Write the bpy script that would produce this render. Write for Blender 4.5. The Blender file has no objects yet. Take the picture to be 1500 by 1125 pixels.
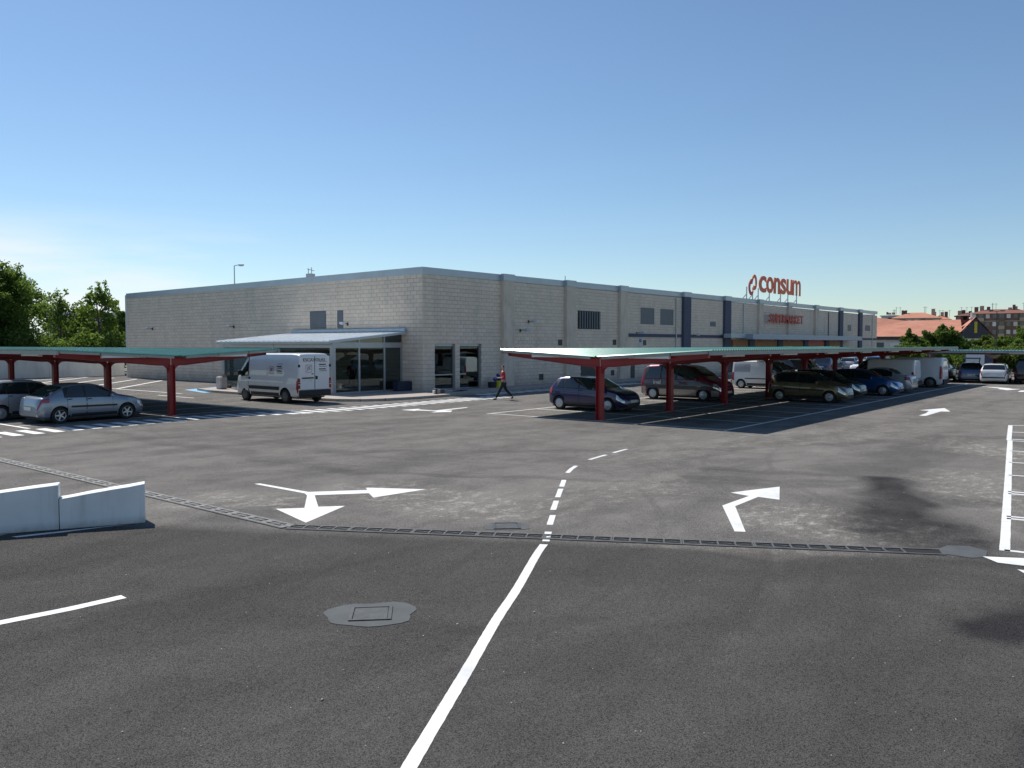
import bpy, bmesh, math, random
from mathutils import Vector, Matrix, Euler, noise
R = math.radians
PI = math.pi
scene = bpy.context.scene
col = scene.collection
random.seed(7)

# ------------------------------------------------------------------ camera, sky, sun, exposure
cam_d = bpy.data.cameras.new('camera')
cam_d.sensor_width = 36.0
cam_d.lens = 28.68
cam_d.clip_start = 0.1
cam_d.clip_end = 3000
cam = bpy.data.objects.new('camera', cam_d)
col.objects.link(cam)
cam.location = (0, 0, 2.85)
cam.rotation_euler = (R(90 - 2.803), 0, R(39 - 90))
scene.camera = cam

SUN_EL = R(51.5)
SUN_DIR = Vector((0.15, 0.78, 1.0)).normalized()          # towards the sun
world = bpy.data.worlds.new('World')
scene.world = world
world.use_nodes = True
wn = world.node_tree
wn.nodes.clear()
def wnode(t, **k):
    n = wn.nodes.new(t)
    for a, b in k.items(): setattr(n, a, b)
    return n
w_out = wnode('ShaderNodeOutputWorld')
w_bg = wnode('ShaderNodeBackground')
w_sky = wnode('ShaderNodeTexSky', sky_type='NISHITA', sun_disc=False)
w_sky.sun_elevation = SUN_EL
w_sky.sun_rotation = math.atan2(SUN_DIR.x, SUN_DIR.y)
w_sky.air_density = 1.0
w_sky.dust_density = 0.15
w_sky.ozone_density = 3.0
w_sky.altitude = 50
SKY_STRENGTH = 0.085
w_bg.inputs['Strength'].default_value = SKY_STRENGTH
# thin cirrus low over the trees on the left, from a stretched noise on the view direction
w_tc = wnode('ShaderNodeTexCoord')
w_map = wnode('ShaderNodeMapping')
w_map.inputs['Scale'].default_value = (1.0, 1.0, 7.0)
w_noi = wnode('ShaderNodeTexNoise')
w_noi.inputs['Scale'].default_value = 2.3
w_noi.inputs['Detail'].default_value = 6
w_noi.inputs['Roughness'].default_value = 0.5
w_rmp = wnode('ShaderNodeMapRange')
w_rmp.inputs[1].default_value = 0.40
w_rmp.inputs[2].default_value = 0.62
w_rmp.interpolation_type = 'SMOOTHSTEP'
w_dot = wnode('ShaderNodeVectorMath', operation='DOT_PRODUCT')
dv = Vector((math.cos(R(70)), math.sin(R(70)), 0.09)).normalized()
w_dot.inputs[1].default_value = dv
w_dm = wnode('ShaderNodeMapRange')
w_dm.interpolation_type = 'SMOOTHSTEP'
w_dm.inputs[1].default_value = 0.90
w_dm.inputs[2].default_value = 0.998
w_sep = wnode('ShaderNodeSeparateXYZ')
w_em = wnode('ShaderNodeMapRange')
w_em.interpolation_type = 'SMOOTHSTEP'
w_em.inputs[1].default_value = 0.155
w_em.inputs[2].default_value = 0.07
w_m1 = wnode('ShaderNodeMath', operation='MULTIPLY')
w_m2 = wnode('ShaderNodeMath', operation='MULTIPLY')
w_mix = wnode('ShaderNodeMix', data_type='RGBA')
w_mix.inputs[7].default_value = (8.5, 8.9, 9.4, 1)
L = wn.links.new
L(w_tc.outputs['Generated'], w_map.inputs['Vector'])
L(w_map.outputs[0], w_noi.inputs['Vector'])
L(w_noi.outputs[0], w_rmp.inputs[0])
L(w_tc.outputs['Generated'], w_dot.inputs[0])
L(w_dot.outputs['Value'], w_dm.inputs[0])
L(w_tc.outputs['Generated'], w_sep.inputs[0])
L(w_sep.outputs[2], w_em.inputs[0])
L(w_rmp.outputs[0], w_m1.inputs[0]); L(w_dm.outputs[0], w_m1.inputs[1])
L(w_m1.outputs[0], w_m2.inputs[0]); L(w_em.outputs[0], w_m2.inputs[1])
L(w_m2.outputs[0], w_mix.inputs[0])
w_tint = wnode('ShaderNodeMix', data_type='RGBA', blend_type='MULTIPLY')
w_tint.inputs[0].default_value = 1.0
w_tint.inputs[7].default_value = (.94, 1.01, 1.04, 1)
L(w_sky.outputs[0], w_tint.inputs[6])
L(w_tint.outputs[2], w_mix.inputs[6])
L(w_mix.outputs[2], w_bg.inputs['Color'])
L(w_bg.outputs[0], w_out.inputs[0])

sun_d = bpy.data.lights.new('sun', 'SUN')
sun_d.energy = 4.1
sun_d.angle = R(0.53)
sun_d.color = (1.0, 0.955, 0.88)
sun = bpy.data.objects.new('sun', sun_d)
col.objects.link(sun)
sun.rotation_euler = SUN_DIR.to_track_quat('Z', 'Y').to_euler()
sun.location = (0, 0, 60)
scene.view_settings.view_transform = 'Standard'
scene.view_settings.look = 'None'
scene.view_settings.gamma = 1
scene.view_settings.exposure = 0.35
scene.view_settings.use_curve_mapping = False

# ------------------------------------------------------------------ materials
def newmat(name):
    m = bpy.data.materials.new(name)
    m.use_nodes = True
    nt = m.node_tree
    return m, nt, nt.nodes['Principled BSDF']
def tex(nt, kind, scale, detail=2, coord='Object', rough=.5, vec=None, stretch=None):
    n = nt.nodes.new(kind)
    n.inputs['Scale'].default_value = scale
    if 'Detail' in n.inputs: n.inputs['Detail'].default_value = detail
    if 'Roughness' in n.inputs: n.inputs['Roughness'].default_value = rough
    if vec is None:
        tc = nt.nodes.new('ShaderNodeTexCoord')
        vec = tc.outputs[coord]
    if stretch:
        mp = nt.nodes.new('ShaderNodeMapping')
        mp.inputs['Scale'].default_value = stretch
        nt.links.new(vec, mp.inputs[0]); vec = mp.outputs[0]
    nt.links.new(vec, n.inputs['Vector'])
    return n
def ramp(nt, src, a, b, c0, c1):
    r = nt.nodes.new('ShaderNodeValToRGB')
    r.color_ramp.elements[0].position = a; r.color_ramp.elements[1].position = b
    r.color_ramp.elements[0].color = (*c0, 1); r.color_ramp.elements[1].color = (*c1, 1)
    nt.links.new(src, r.inputs[0])
    return r
def mathn(nt, op, a, b=None, clamp=False):
    n = nt.nodes.new('ShaderNodeMath'); n.operation = op; n.use_clamp = clamp
    for i, v in enumerate((a, b)):
        if v is None: continue
        if isinstance(v, (int, float)): n.inputs[i].default_value = v
        else: nt.links.new(v, n.inputs[i])
    return n.outputs[0]
def mixc(nt, fac, a, b, blend='MIX'):
    n = nt.nodes.new('ShaderNodeMix'); n.data_type = 'RGBA'; n.blend_type = blend
    if isinstance(fac, (int, float)): n.inputs[0].default_value = fac
    else: nt.links.new(fac, n.inputs[0])
    for i, v in ((6, a), (7, b)):
        if isinstance(v, tuple): n.inputs[i].default_value = (*v, 1)
        else: nt.links.new(v, n.inputs[i])
    return n.outputs[2]
def bump(nt, bsdf, h, strength, dist):
    b = nt.nodes.new('ShaderNodeBump')
    b.inputs['Strength'].default_value = strength; b.inputs['Distance'].default_value = dist
    nt.links.new(h, b.inputs['Height']); nt.links.new(b.outputs[0], bsdf.inputs['Normal'])
    return b
def simple(name, c, rough=.6, metal=0., var=.12, scale=3., bmp=0., bscale=60., coat=0., spec=.5, dirt=0.):
    """colour broken up by noise so that no surface is dead flat"""
    m, nt, b = newmat(name)
    n = tex(nt, 'ShaderNodeTexNoise', scale, 5, rough=.6)
    lo = tuple(max(0, x * (1 - var)) for x in c); hi = tuple(min(1, x * (1 + var)) for x in c)
    r = ramp(nt, n.outputs[0], .3, .7, lo, hi)
    out = r.outputs[0]
    if dirt:
        n2 = tex(nt, 'ShaderNodeTexNoise', scale * 3, 6, stretch=(1, 1, .25), rough=.7)
        r2 = ramp(nt, n2.outputs[0], .45, .75, (0, 0, 0), (dirt, dirt, dirt))
        out = mixc(nt, r2.outputs[0], out, (.11, .095, .08))
    nt.links.new(out, b.inputs['Base Color'])
    b.inputs['Roughness'].default_value = rough
    b.inputs['Metallic'].default_value = metal
    b.inputs['Coat Weight'].default_value = coat
    b.inputs['Coat Roughness'].default_value = .04
    b.inputs['Specular IOR Level'].default_value = spec
    if bmp:
        n3 = tex(nt, 'ShaderNodeTexNoise', bscale, 3)
        bump(nt, b, n3.outputs[0], bmp, .01)
    return m

def paint(name, c, metal=0., rough=.35, flake=0.):
    m, nt, b = newmat(name)
    n = tex(nt, 'ShaderNodeTexNoise', 2.0, 4)
    r = ramp(nt, n.outputs[0], .3, .7, tuple(x * .93 for x in c), c)
    # road film towards the sills: real dust, follows object height
    tc = nt.nodes.new('ShaderNodeTexCoord'); sp = nt.nodes.new('ShaderNodeSeparateXYZ')
    nt.links.new(tc.outputs['Object'], sp.inputs[0])
    mr = nt.nodes.new('ShaderNodeMapRange'); mr.inputs[1].default_value = .65; mr.inputs[2].default_value = .2
    mr.inputs[4].default_value = .22
    nt.links.new(sp.outputs[2], mr.inputs[0])
    n2 = tex(nt, 'ShaderNodeTexNoise', 9, 6)
    f = mathn(nt, 'MULTIPLY', mr.outputs[0], n2.outputs[0])
    out = mixc(nt, f, r.outputs[0], (.2, .18, .15))
    nt.links.new(out, b.inputs['Base Color'])
    b.inputs['Metallic'].default_value = metal
    b.inputs['Roughness'].default_value = rough
    b.inputs['Coat Weight'].default_value = .9
    b.inputs['Coat Roughness'].default_value = .03
    return m

# asphalt: world-scale wear, streaks left by turning tyres, dust, fine aggregate
def make_asphalt():
    m, nt, b = newmat('asphalt')
    tc = nt.nodes.new('ShaderNodeTexCoord'); P = tc.outputs['Object']
    big = tex(nt, 'ShaderNodeTexNoise', .16, 5, vec=P, rough=.6)
    med = tex(nt, 'ShaderNodeTexNoise', .9, 6, vec=P, rough=.65)
    fine = tex(nt, 'ShaderNodeTexNoise', 120, 3, vec=P, rough=.75)
    vor = tex(nt, 'ShaderNodeTexVoronoi', 125, vec=P)
    sp = nt.nodes.new('ShaderNodeSeparateXYZ'); nt.links.new(P, sp.inputs[0])
    base = ramp(nt, big.outputs[0], .3, .72, (.088, .086, .083), (.178, .172, .163)).outputs[0]
    base = mixc(nt, .55, base, ramp(nt, med.outputs[0], .3, .7, (.088, .086, .083), (.172, .165, .157)).outputs[0])
    # newer, darker surface before the drain; paler tone beyond also paints grazing-angle brightness
    warp = tex(nt, 'ShaderNodeTexNoise', .55, 4, vec=P)
    wv = nt.nodes.new('ShaderNodeVectorMath'); wv.operation = 'SUBTRACT'
    nt.links.new(warp.outputs['Color'], wv.inputs[0]); wv.inputs[1].default_value = (.5, .5, .5)
    wsc = nt.nodes.new('ShaderNodeVectorMath'); wsc.operation = 'SCALE'; wsc.inputs['Scale'].default_value = 2.0
    nt.links.new(wv.outputs[0], wsc.inputs[0])
    wp = nt.nodes.new('ShaderNodeVectorMath'); wp.operation = 'ADD'
    nt.links.new(P, wp.inputs[0]); nt.links.new(wsc.outputs[0], wp.inputs[1]); PW = wp.outputs[0]
    dd = nt.nodes.new('ShaderNodeVectorMath'); dd.operation = 'DOT_PRODUCT'
    nt.links.new(P, dd.inputs[0]); dd.inputs[1].default_value = (.869, .494, 0)   # signed distance from the drain line
    nr = nt.nodes.new('ShaderNodeMapRange'); nt.links.new(dd.outputs['Value'], nr.inputs[0])
    nr.inputs[1].default_value = 11.35; nr.inputs[2].default_value = 11.86
    base = mixc(nt, nr.outputs[0], mixc(nt, .74, base, (.045, .044, .0432)), base)
    def seg(a, bb, w, soft=.6, vec=PW):
        ax, ay = a; bx, by = bb; l2 = (bx - ax) ** 2 + (by - ay) ** 2
        s = nt.nodes.new('ShaderNodeVectorMath'); s.operation = 'SUBTRACT'
        nt.links.new(vec, s.inputs[0]); s.inputs[1].default_value = (ax, ay, 0)
        d = nt.nodes.new('ShaderNodeVectorMath'); d.operation = 'DOT_PRODUCT'
        nt.links.new(s.outputs[0], d.inputs[0]); d.inputs[1].default_value = ((bx - ax) / l2, (by - ay) / l2, 0)
        t = mathn(nt, 'MULTIPLY', d.outputs['Value'], 1.0, clamp=True)
        v = nt.nodes.new('ShaderNodeVectorMath'); v.operation = 'SCALE'; v.inputs[0].default_value = (bx - ax, by - ay, 0)
        nt.links.new(t, v.inputs['Scale'])
        q = nt.nodes.new('ShaderNodeVectorMath'); q.operation = 'SUBTRACT'
        nt.links.new(s.outputs[0], q.inputs[0]); nt.links.new(v.outputs[0], q.inputs[1])
        fl = nt.nodes.new('ShaderNodeVectorMath'); fl.operation = 'MULTIPLY'; fl.inputs[1].default_value = (1, 1, 0)
        nt.links.new(q.outputs[0], fl.inputs[0])
        ln = nt.nodes.new('ShaderNodeVectorMath'); ln.operation = 'LENGTH'; nt.links.new(fl.outputs[0], ln.inputs[0])
        mr = nt.nodes.new('ShaderNodeMapRange'); mr.interpolation_type = 'SMOOTHSTEP'
        nt.links.new(ln.outputs['Value'], mr.inputs[0])
        mr.inputs[1].default_value = w * soft; mr.inputs[2].default_value = w * (1 - soft) * .4
        mr.inputs[1].default_value, mr.inputs[2].default_value = w, w * (1 - soft)
        return mr.outputs[0]
    dark = None
    for a, bb, w, k in [((17.9, 4.6), (14.6, 3.5), .75, .9), ((14.6, 3.5), (12.7, 2.7), 1.0, .9), ((19.2, 5.3), (27.5, 5.0), 1.0, .36), ((16.6, 4.2), (16.9, 2.4), .5, .45), ((18.5, 5.0), (17.3, 8.2), .35, .3),
                        ((15.7, 8.0), (17.4, 4.9), .25, .28), ((12.2, 27.1), (11.8, 14.0), .4, .22), ((11.8, 14.0), (16.9, 5.0), .25, .25),
                        ((14.0, 17.2), (20.7, 9.0), .35, .2), ((22.0, 8.6), (29.0, 3.8), .4, .25), ((20.7, 9), (30, 8.2), .4, .2),
                        ((9.9, .95), (9.4, 1.25), .55, 1.0), ((6.9, .5), (6.4, .75), .35, .6), ((5.9, 5.6), (6.6, 4.6), .25, .2),  # near right corner: a dark stain, and a vignette-like darkening painted in
                        ((9.0, 5.2), (11.4, 2.2), .4, .14), ((4.7, 7.7), (5.6, 6.0), .4, .14)]:
        s = mathn(nt, 'MULTIPLY', seg(a, bb, w * 1.3, .8), k)
        dark = s if dark is None else mathn(nt, 'MAXIMUM', dark, s)
    dust = None
    for a, bb, w, k in [((10.6, 11.9), (10.6, 9.0), 1.1, .8), ((13.3, 4.7), (13.1, 3.4), 1.1, 1.), ((8.2, 13.7), (8.5, 12.2), .8, .9),
                        ((26.5, 4.9), (24.6, 3.3), 1.3, .9), ((9.9, 5.9), (12.3, 2.5), .35, .95), ((11.2, 8.6), (14.5, 8.2), 1.3, .45),
                        ((18, 11), (30, 7), 1.6, .3), ((20, 3.6), (17, 2.4), .9, .7)]:
        s = mathn(nt, 'MULTIPLY', seg(a, bb, w * 1.3, .7), k)
        dust = s if dust is None else mathn(nt, 'MAXIMUM', dust, s)
    scuff = tex(nt, 'ShaderNodeTexNoise', 3.2, 10, vec=P, rough=.78, stretch=(1, 1.3, 1))
    sc = nt.nodes.new('ShaderNodeMapRange'); nt.links.new(scuff.outputs[0], sc.inputs[0])
    sc.inputs[1].default_value = .50; sc.inputs[2].default_value = .66
    base = mixc(nt, mathn(nt, 'MULTIPLY', mathn(nt, 'MULTIPLY', dust, sc.outputs[0]), mathn(nt, 'MULTIPLY', nr.outputs[0], .75)), base, (.42, .41, .385))
    base = mixc(nt, mathn(nt, 'MULTIPLY', dust, .16), base, (.24, .225, .20))
    # a thin scatter of the same dust everywhere
    sc2 = nt.nodes.new('ShaderNodeMapRange'); nt.links.new(scuff.outputs[0], sc2.inputs[0])
    sc2.inputs[1].default_value = .58; sc2.inputs[2].default_value = .85
    base = mixc(nt, mathn(nt, 'MULTIPLY', sc2.outputs[0], .25), base, (.25, .24, .23))
    def ringm(c, r, w):
        q = nt.nodes.new('ShaderNodeVectorMath'); q.operation = 'DISTANCE'
        fl = nt.nodes.new('ShaderNodeVectorMath'); fl.operation = 'MULTIPLY'; fl.inputs[1].default_value = (1, 1, 0); nt.links.new(P, fl.inputs[0])
        nt.links.new(fl.outputs[0], q.inputs[0]); q.inputs[1].default_value = (*c, 0)
        d = mathn(nt, 'ABSOLUTE', mathn(nt, 'SUBTRACT', q.outputs['Value'], r))
        mr = nt.nodes.new('ShaderNodeMapRange'); mr.interpolation_type = 'SMOOTHSTEP'; nt.links.new(d, mr.inputs[0])
        mr.inputs[1].default_value = w; mr.inputs[2].default_value = w * .3
        return mathn(nt, 'MULTIPLY', mr.outputs[0], ramp(nt, med.outputs[0], .35, .62, (0, 0, 0), (1, 1, 1)).outputs[0])
    for c, r, w, kk in [((6, 16), 11.2, .13, .5), ((6, 16), 12.7, .13, .5), ((24, -4), 12.5, .14, .55), ((24, -4), 14.0, .14, .55), ((14, -9), 17.3, .12, .45), ((14, -9), 18.8, .12, .45),
                        ((31, 19), 17.5, .14, .45), ((31, 19), 19.0, .14, .45), ((2, -2), 9.4, .1, .4), ((2, -2), 10.9, .1, .4)]:
        dark = mathn(nt, 'MAXIMUM', dark, mathn(nt, 'MULTIPLY', ringm(c, r, w * .8), kk * .32))
    dark = mathn(nt, 'MULTIPLY', dark, 1.15, clamp=True)
    dark = mathn(nt, 'MULTIPLY', dark, ramp(nt, med.outputs[0], .25, .6, (.55, .55, .55), (1, 1, 1)).outputs[0])
    base = mixc(nt, mathn(nt, 'MULTIPLY', dark, .93), base, (.026, .026, .029))
    grain = ramp(nt, fine.outputs[0], .3, .72, (.55, .55, .55), (1.45, 1.44, 1.43)).outputs[0]
    vsep = nt.nodes.new('ShaderNodeSeparateColor'); nt.links.new(vor.outputs['Color'], vsep.inputs[0])
    grain = mixc(nt, 1.0, grain, ramp(nt, mathn(nt, 'POWER', vsep.outputs[0], 2.2), .0, 1.0, (.46, .46, .465), (1.95, 1.92, 1.88)).outputs[0], 'MULTIPLY')
    base = mixc(nt, 1.0, base, grain, 'MULTIPLY')
    rot = nt.nodes.new('ShaderNodeMapping'); rot.inputs['Rotation'].default_value = (0, 0, R(58)); rot.inputs['Scale'].default_value = (.10, 1.1, 1)
    nt.links.new(PW, rot.inputs[0])
    trk = nt.nodes.new('ShaderNodeTexNoise'); trk.inputs['Scale'].default_value = 1.0; trk.inputs['Detail'].default_value = 4
    nt.links.new(rot.outputs[0], trk.inputs['Vector'])
    base = mixc(nt, 1.0, base, ramp(nt, trk.outputs[0], .32, .62, (.84, .84, .845), (1.08, 1.075, 1.07)).outputs[0], 'MULTIPLY')
    nt.links.new(base, b.inputs['Base Color'])
    b.inputs['Roughness'].default_value = .82
    b.inputs['Specular IOR Level'].default_value = 0.0
    h = mathn(nt, 'ADD', mathn(nt, 'MULTIPLY', vor.outputs['Distance'], .8), fine.outputs[0])
    bump(nt, b, h, .65, .012)
    return m
ASPHALT = make_asphalt()

def make_road_paint():
    m, nt, b = newmat('road_paint')
    n = tex(nt, 'ShaderNodeTexNoise', 75, 4, rough=.7)
    n2 = tex(nt, 'ShaderNodeTexNoise', 3, 5, rough=.7)
    c = ramp(nt, n2.outputs[0], .3, .7, (.68, .68, .66), (.80, .80, .785)).outputs[0]
    w = nt.nodes.new('ShaderNodeMapRange'); nt.links.new(n.outputs[0], w.inputs[0])
    w.inputs[1].default_value = .60; w.inputs[2].default_value = .72; w.inputs[4].default_value = .7
    c = mixc(nt, w.outputs[0], c, (.11, .11, .11))
    n3 = tex(nt, 'ShaderNodeTexNoise', 1.1, 6, rough=.75)
    c = mixc(nt, ramp(nt, n3.outputs[0], .5, .72, (0, 0, 0), (.45, .45, .45)).outputs[0], c, (.42, .41, .40))
    nt.links.new(c, b.inputs['Base Color'])
    b.inputs['Roughness'].default_value = .7
    bump(nt, b, n.outputs[0], .5, .006)
    return m
ROADPAINT = make_road_paint()
BLUEPAINT = simple('blue_road_paint', (.17, .42, .66), .7, var=.15, scale=6, bmp=.3)
def make_block():
    m, nt, b = newmat('split_face_block')
    isl = nt.nodes.new('ShaderNodeNewGeometry')
    oi = nt.nodes.new('ShaderNodeObjectInfo')
    s = mathn(nt, 'FRACT', mathn(nt, 'ADD', isl.outputs['Random Per Island'], oi.outputs['Random']))
    n = tex(nt, 'ShaderNodeTexNoise', 30, 5, coord='Object', rough=.7)
    geo = nt.nodes.new('ShaderNodeNewGeometry')
    big = tex(nt, 'ShaderNodeTexNoise', .22, 4, vec=geo.outputs['Position'])
    c = ramp(nt, s, 0, 1, (.76, .63, .50), (.89, .755, .615)).outputs[0]
    c = mixc(nt, .35, c, ramp(nt, n.outputs[0], .3, .7, (.66, .54, .43), (.90, .77, .64)).outputs[0])
    st = tex(nt, 'ShaderNodeTexNoise', 1.4, 5, vec=geo.outputs['Position'], stretch=(1, 1, .15))
    c = mixc(nt, ramp(nt, st.outputs[0], .5, .8, (0, 0, 0), (.35, .35, .35)).outputs[0], c, (.42, .385, .35))
    c = mixc(nt, ramp(nt, big.outputs[0], .35, .7, (0, 0, 0), (.25, .25, .25)).outputs[0], c, (.56, .49, .43))
    spz = nt.nodes.new('ShaderNodeSeparateXYZ'); nt.links.new(geo.outputs['Position'], spz.inputs[0])
    gz = nt.nodes.new('ShaderNodeMapRange'); nt.links.new(spz.outputs[2], gz.inputs[0]); gz.inputs[1].default_value = .9; gz.inputs[2].default_value = .1
    gn = tex(nt, 'ShaderNodeTexNoise', 1.8, 5, vec=geo.outputs['Position'])
    c = mixc(nt, mathn(nt, 'MULTIPLY', gz.outputs[0], mathn(nt, 'MULTIPLY', gn.outputs[0], .9)), c, (.30, .26, .22))
    nt.links.new(c, b.inputs['Base Color'])
    b.inputs['Roughness'].default_value = .9
    b.inputs['Specular IOR Level'].default_value = .2
    bump(nt, b, n.outputs[0], .6, .02)
    return m
BLOCK = make_block()
MORTAR = simple('mortar', (.43, .37, .31), .95, var=.2, scale=2)
COPING = simple('coping_metal', (.46, .51, .55), .38, .35, var=.07, scale=.7)
CREAM = simple('cream_render', (.68, .66, .61), .85, var=.08, scale=.6, dirt=.25)
BLUEPIER = simple('blue_render', (.07, .08, .125), .7, var=.12, scale=.8)
GREYPANEL = simple('grey_panel', (.13, .145, .16), .5, .2, var=.08)
DARKMETAL = simple('dark_metal', (.05, .053, .06), .45, .3)
ALU = simple('aluminium', (.42, .44, .47), .35, .6, var=.06)
SHEET = simple('galvanised_sheet', (.76, .79, .81), .45, .1, var=.08, scale=1.2)
REDSTEEL = simple('red_steel', (.33, .016, .022), .42, var=.12, scale=2.5, coat=.15)
GREENROOF = simple('green_roof_sheet', (.055, .205, .17), .24, .1, var=.10, scale=.7, dirt=.12)
SOFFIT = simple('grey_soffit', (.33, .34, .31), .6, var=.1)
WHITEPL = simple('white_plastic', (.72, .73, .74), .4, var=.05)
CONC = simple('concrete', (.34, .33, .31), .9, var=.18, scale=2.5, bmp=.4)
GREYCONC = simple('grey_fresh_concrete', (.074, .081, .085), .85, var=.2, scale=3, bmp=.4)
PAVE = simple('pavement_tile', (.36, .31, .275), .85, var=.15, scale=2, bmp=.2)
KERB = simple('kerb_stone', (.33, .31, .27), .88, var=.18, scale=4, bmp=.3)
IRON = simple('cast_iron', (.075, .078, .08), .55, .6, var=.25, scale=9, bmp=.3)
GRATE = simple('galvanised_grate', (.13, .128, .122), .6, .35, var=.3, scale=7, bmp=.3)
BLACK = simple('black_gap', (.008, .008, .009), .9, var=.0)
def make_barrier():
    m, nt, b = newmat('white_painted_concrete')
    n = tex(nt, 'ShaderNodeTexNoise', 1.5, 5)
    c = ramp(nt, n.outputs[0], .3, .7, (.68, .69, .69), (.80, .80, .79)).outputs[0]
    v = tex(nt, 'ShaderNodeTexVoronoi', 11)
    n2 = tex(nt, 'ShaderNodeTexNoise', 6, 3)
    pit = mathn(nt, 'MULTIPLY', ramp(nt, v.outputs['Distance'], .12, .2, (1, 1, 1), (0, 0, 0)).outputs[0],
                ramp(nt, n2.outputs[0], .47, .5, (0, 0, 0), (1, 1, 1)).outputs[0])
    c = mixc(nt, mathn(nt, 'MULTIPLY', pit, .85), c, (.07, .065, .06))
    st = tex(nt, 'ShaderNodeTexNoise', 5, 5, stretch=(1, 1, .12))
    c = mixc(nt, ramp(nt, st.outputs[0], .5, .8, (0, 0, 0), (.5, .5, .5)).outputs[0], c, (.40, .39, .37))
    tcb = nt.nodes.new('ShaderNodeTexCoord'); sb = nt.nodes.new('ShaderNodeSeparateXYZ'); nt.links.new(tcb.outputs['Object'], sb.inputs[0])
    gb = nt.nodes.new('ShaderNodeMapRange'); nt.links.new(sb.outputs[2], gb.inputs[0]); gb.inputs[1].default_value = .14; gb.inputs[2].default_value = .0
    nb = tex(nt, 'ShaderNodeTexNoise', 7, 6, rough=.7)
    c = mixc(nt, mathn(nt, 'MULTIPLY', gb.outputs[0], nb.outputs[0]), c, (.16, .15, .14))
    nt.links.new(c, b.inputs['Base Color']); b.inputs['Roughness'].default_value = .75
    f = tex(nt, 'ShaderNodeTexNoise', 40, 4)
    bump(nt, b, mathn(nt, 'SUBTRACT', f.outputs[0], pit), .35, .01)
    return m
BARRIER = make_barrier()
def make_porch_glass():
    m, nt, b = newmat('window_glass')
    nt.nodes.remove(b)
    out = nt.nodes['Material Output']
    tr = nt.nodes.new('ShaderNodeBsdfTransparent'); tr.inputs[0].default_value = (.42, .50, .50, 1)
    gl = nt.nodes.new('ShaderNodeBsdfGlossy'); gl.inputs['Roughness'].default_value = .01
    gl.inputs[0].default_value = (.9, .95, 1, 1)
    lw = nt.nodes.new('ShaderNodeLayerWeight'); lw.inputs[0].default_value = .28
    mr = nt.nodes.new('ShaderNodeMapRange'); nt.links.new(lw.outputs['Fresnel'], mr.inputs[0])
    mr.inputs[3].default_value = .06; mr.inputs[4].default_value = .7
    mx = nt.nodes.new('ShaderNodeMixShader')
    nt.links.new(mr.outputs[0], mx.inputs[0]); nt.links.new(tr.outputs[0], mx.inputs[1]); nt.links.new(gl.outputs[0], mx.inputs[2])
    n = tex(nt, 'ShaderNodeTexNoise', 1.2, 2)
    bp = nt.nodes.new('ShaderNodeBump'); bp.inputs['Strength'].default_value = .04; bp.inputs['Distance'].default_value = .02
    nt.links.new(n.outputs[0], bp.inputs['Height']); nt.links.new(bp.outputs[0], gl.inputs['Normal'])
    nt.links.new(mx.outputs[0], out.inputs[0])
    return m
GLASS = make_porch_glass()
CARGLASS = simple('car_glass', (.012, .016, .018), .04, 0, var=.1, coat=.6, spec=.7)
BLUEGLASS = simple('blue_tinted_glass', (.04, .07, .09), .05, 0, var=.1, coat=.6)
TYRE = simple('tyre_rubber', (.018, .018, .018), .85, var=.2)
RIM = simple('alloy_rim', (.50, .51, .53), .3, .75, var=.08)
STEELRIM = simple('steel_rim', (.12, .125, .13), .5, .6)
HUBCAP = simple('silver_hubcap', (.42, .43, .45), .35, .5)
BLKPL = simple('black_plastic', (.018, .019, .021), .6, var=.15)
CHROME = simple('headlamp_glass', (.55, .58, .6), .08, .6, coat=1)
REDL = simple('red_lamp', (.30, .008, .012), .15, coat=.8)
ORANGEL = simple('amber_lamp', (.6, .2, .02), .2, coat=.6)
PLATE = simple('number_plate', (.66, .67, .65), .45)
SIGNORANGE = simple('orange_letter_face', (.74, .08, .012), .4, var=.1)
SIGNRED = simple('crimson_letter_face', (.52, .008, .05), .4, var=.1)
SIGNSIDE = simple('sunlit_letter_return', (.72, .17, .04), .4)  # lighter orange puts the sun's glow on the returns into the colour
DEEPRED = simple('dark_red_letter', (.50, .04, .02), .45)
WOODORANGE = simple('orange_panel', (.35, .16, .06), .6, var=.2)
TILE = simple('terracotta_tile', (.47, .20, .13), .85, var=.14, scale=.6)
BRICKD = simple('brown_brick', (.18, .115, .092), .9, var=.12, scale=.4)
BRICKL = simple('tan_render', (.42, .33, .25), .9, var=.1)
SKIN = simple('skin', (.42, .24, .17), .55, var=.05)
REDCLOTH = simple('red_cloth', (.50, .025, .035), .85, var=.15, scale=12)
DARKCLOTH = simple('dark_cloth', (.02, .021, .026), .9, var=.2, scale=12)
HAIR = simple('dark_hair', (.02, .015, .012), .7, var=.2)
SHOE = simple('shoe_leather', (.02, .018, .018), .5)
BARK = simple('bark', (.14, .105, .08), .95, var=.3, scale=6, bmp=.4)
HIVIS = simple('yellow_plastic', (.62, .62, .03), .5)
def make_leaf(name, a, b_):
    m, nt, b = newmat(name)
    isl = nt.nodes.new('ShaderNodeNewGeometry')
    c = ramp(nt, isl.outputs['Random Per Island'], 0, 1, a, b_).outputs[0]
    nt.links.new(c, b.inputs['Base Color'])
    b.inputs['Roughness'].default_value = .55
    b.inputs['Specular IOR Level'].default_value = .25
    t = nt.nodes.new('ShaderNodeBsdfTranslucent')
    nt.links.new(mixc(nt, .5, c, (.16, .24, .03)), t.inputs[0])
    mx = nt.nodes.new('ShaderNodeMixShader'); mx.inputs[0].default_value = .55
    nt.links.new(b.outputs[0], mx.inputs[1]); nt.links.new(t.outputs[0], mx.inputs[2])
    nt.links.new(mx.outputs[0], nt.nodes['Material Output'].inputs[0])
    return m
LEAF = make_leaf('leaf_mid_green', (.065, .13, .02), (.17, .25, .05))
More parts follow.
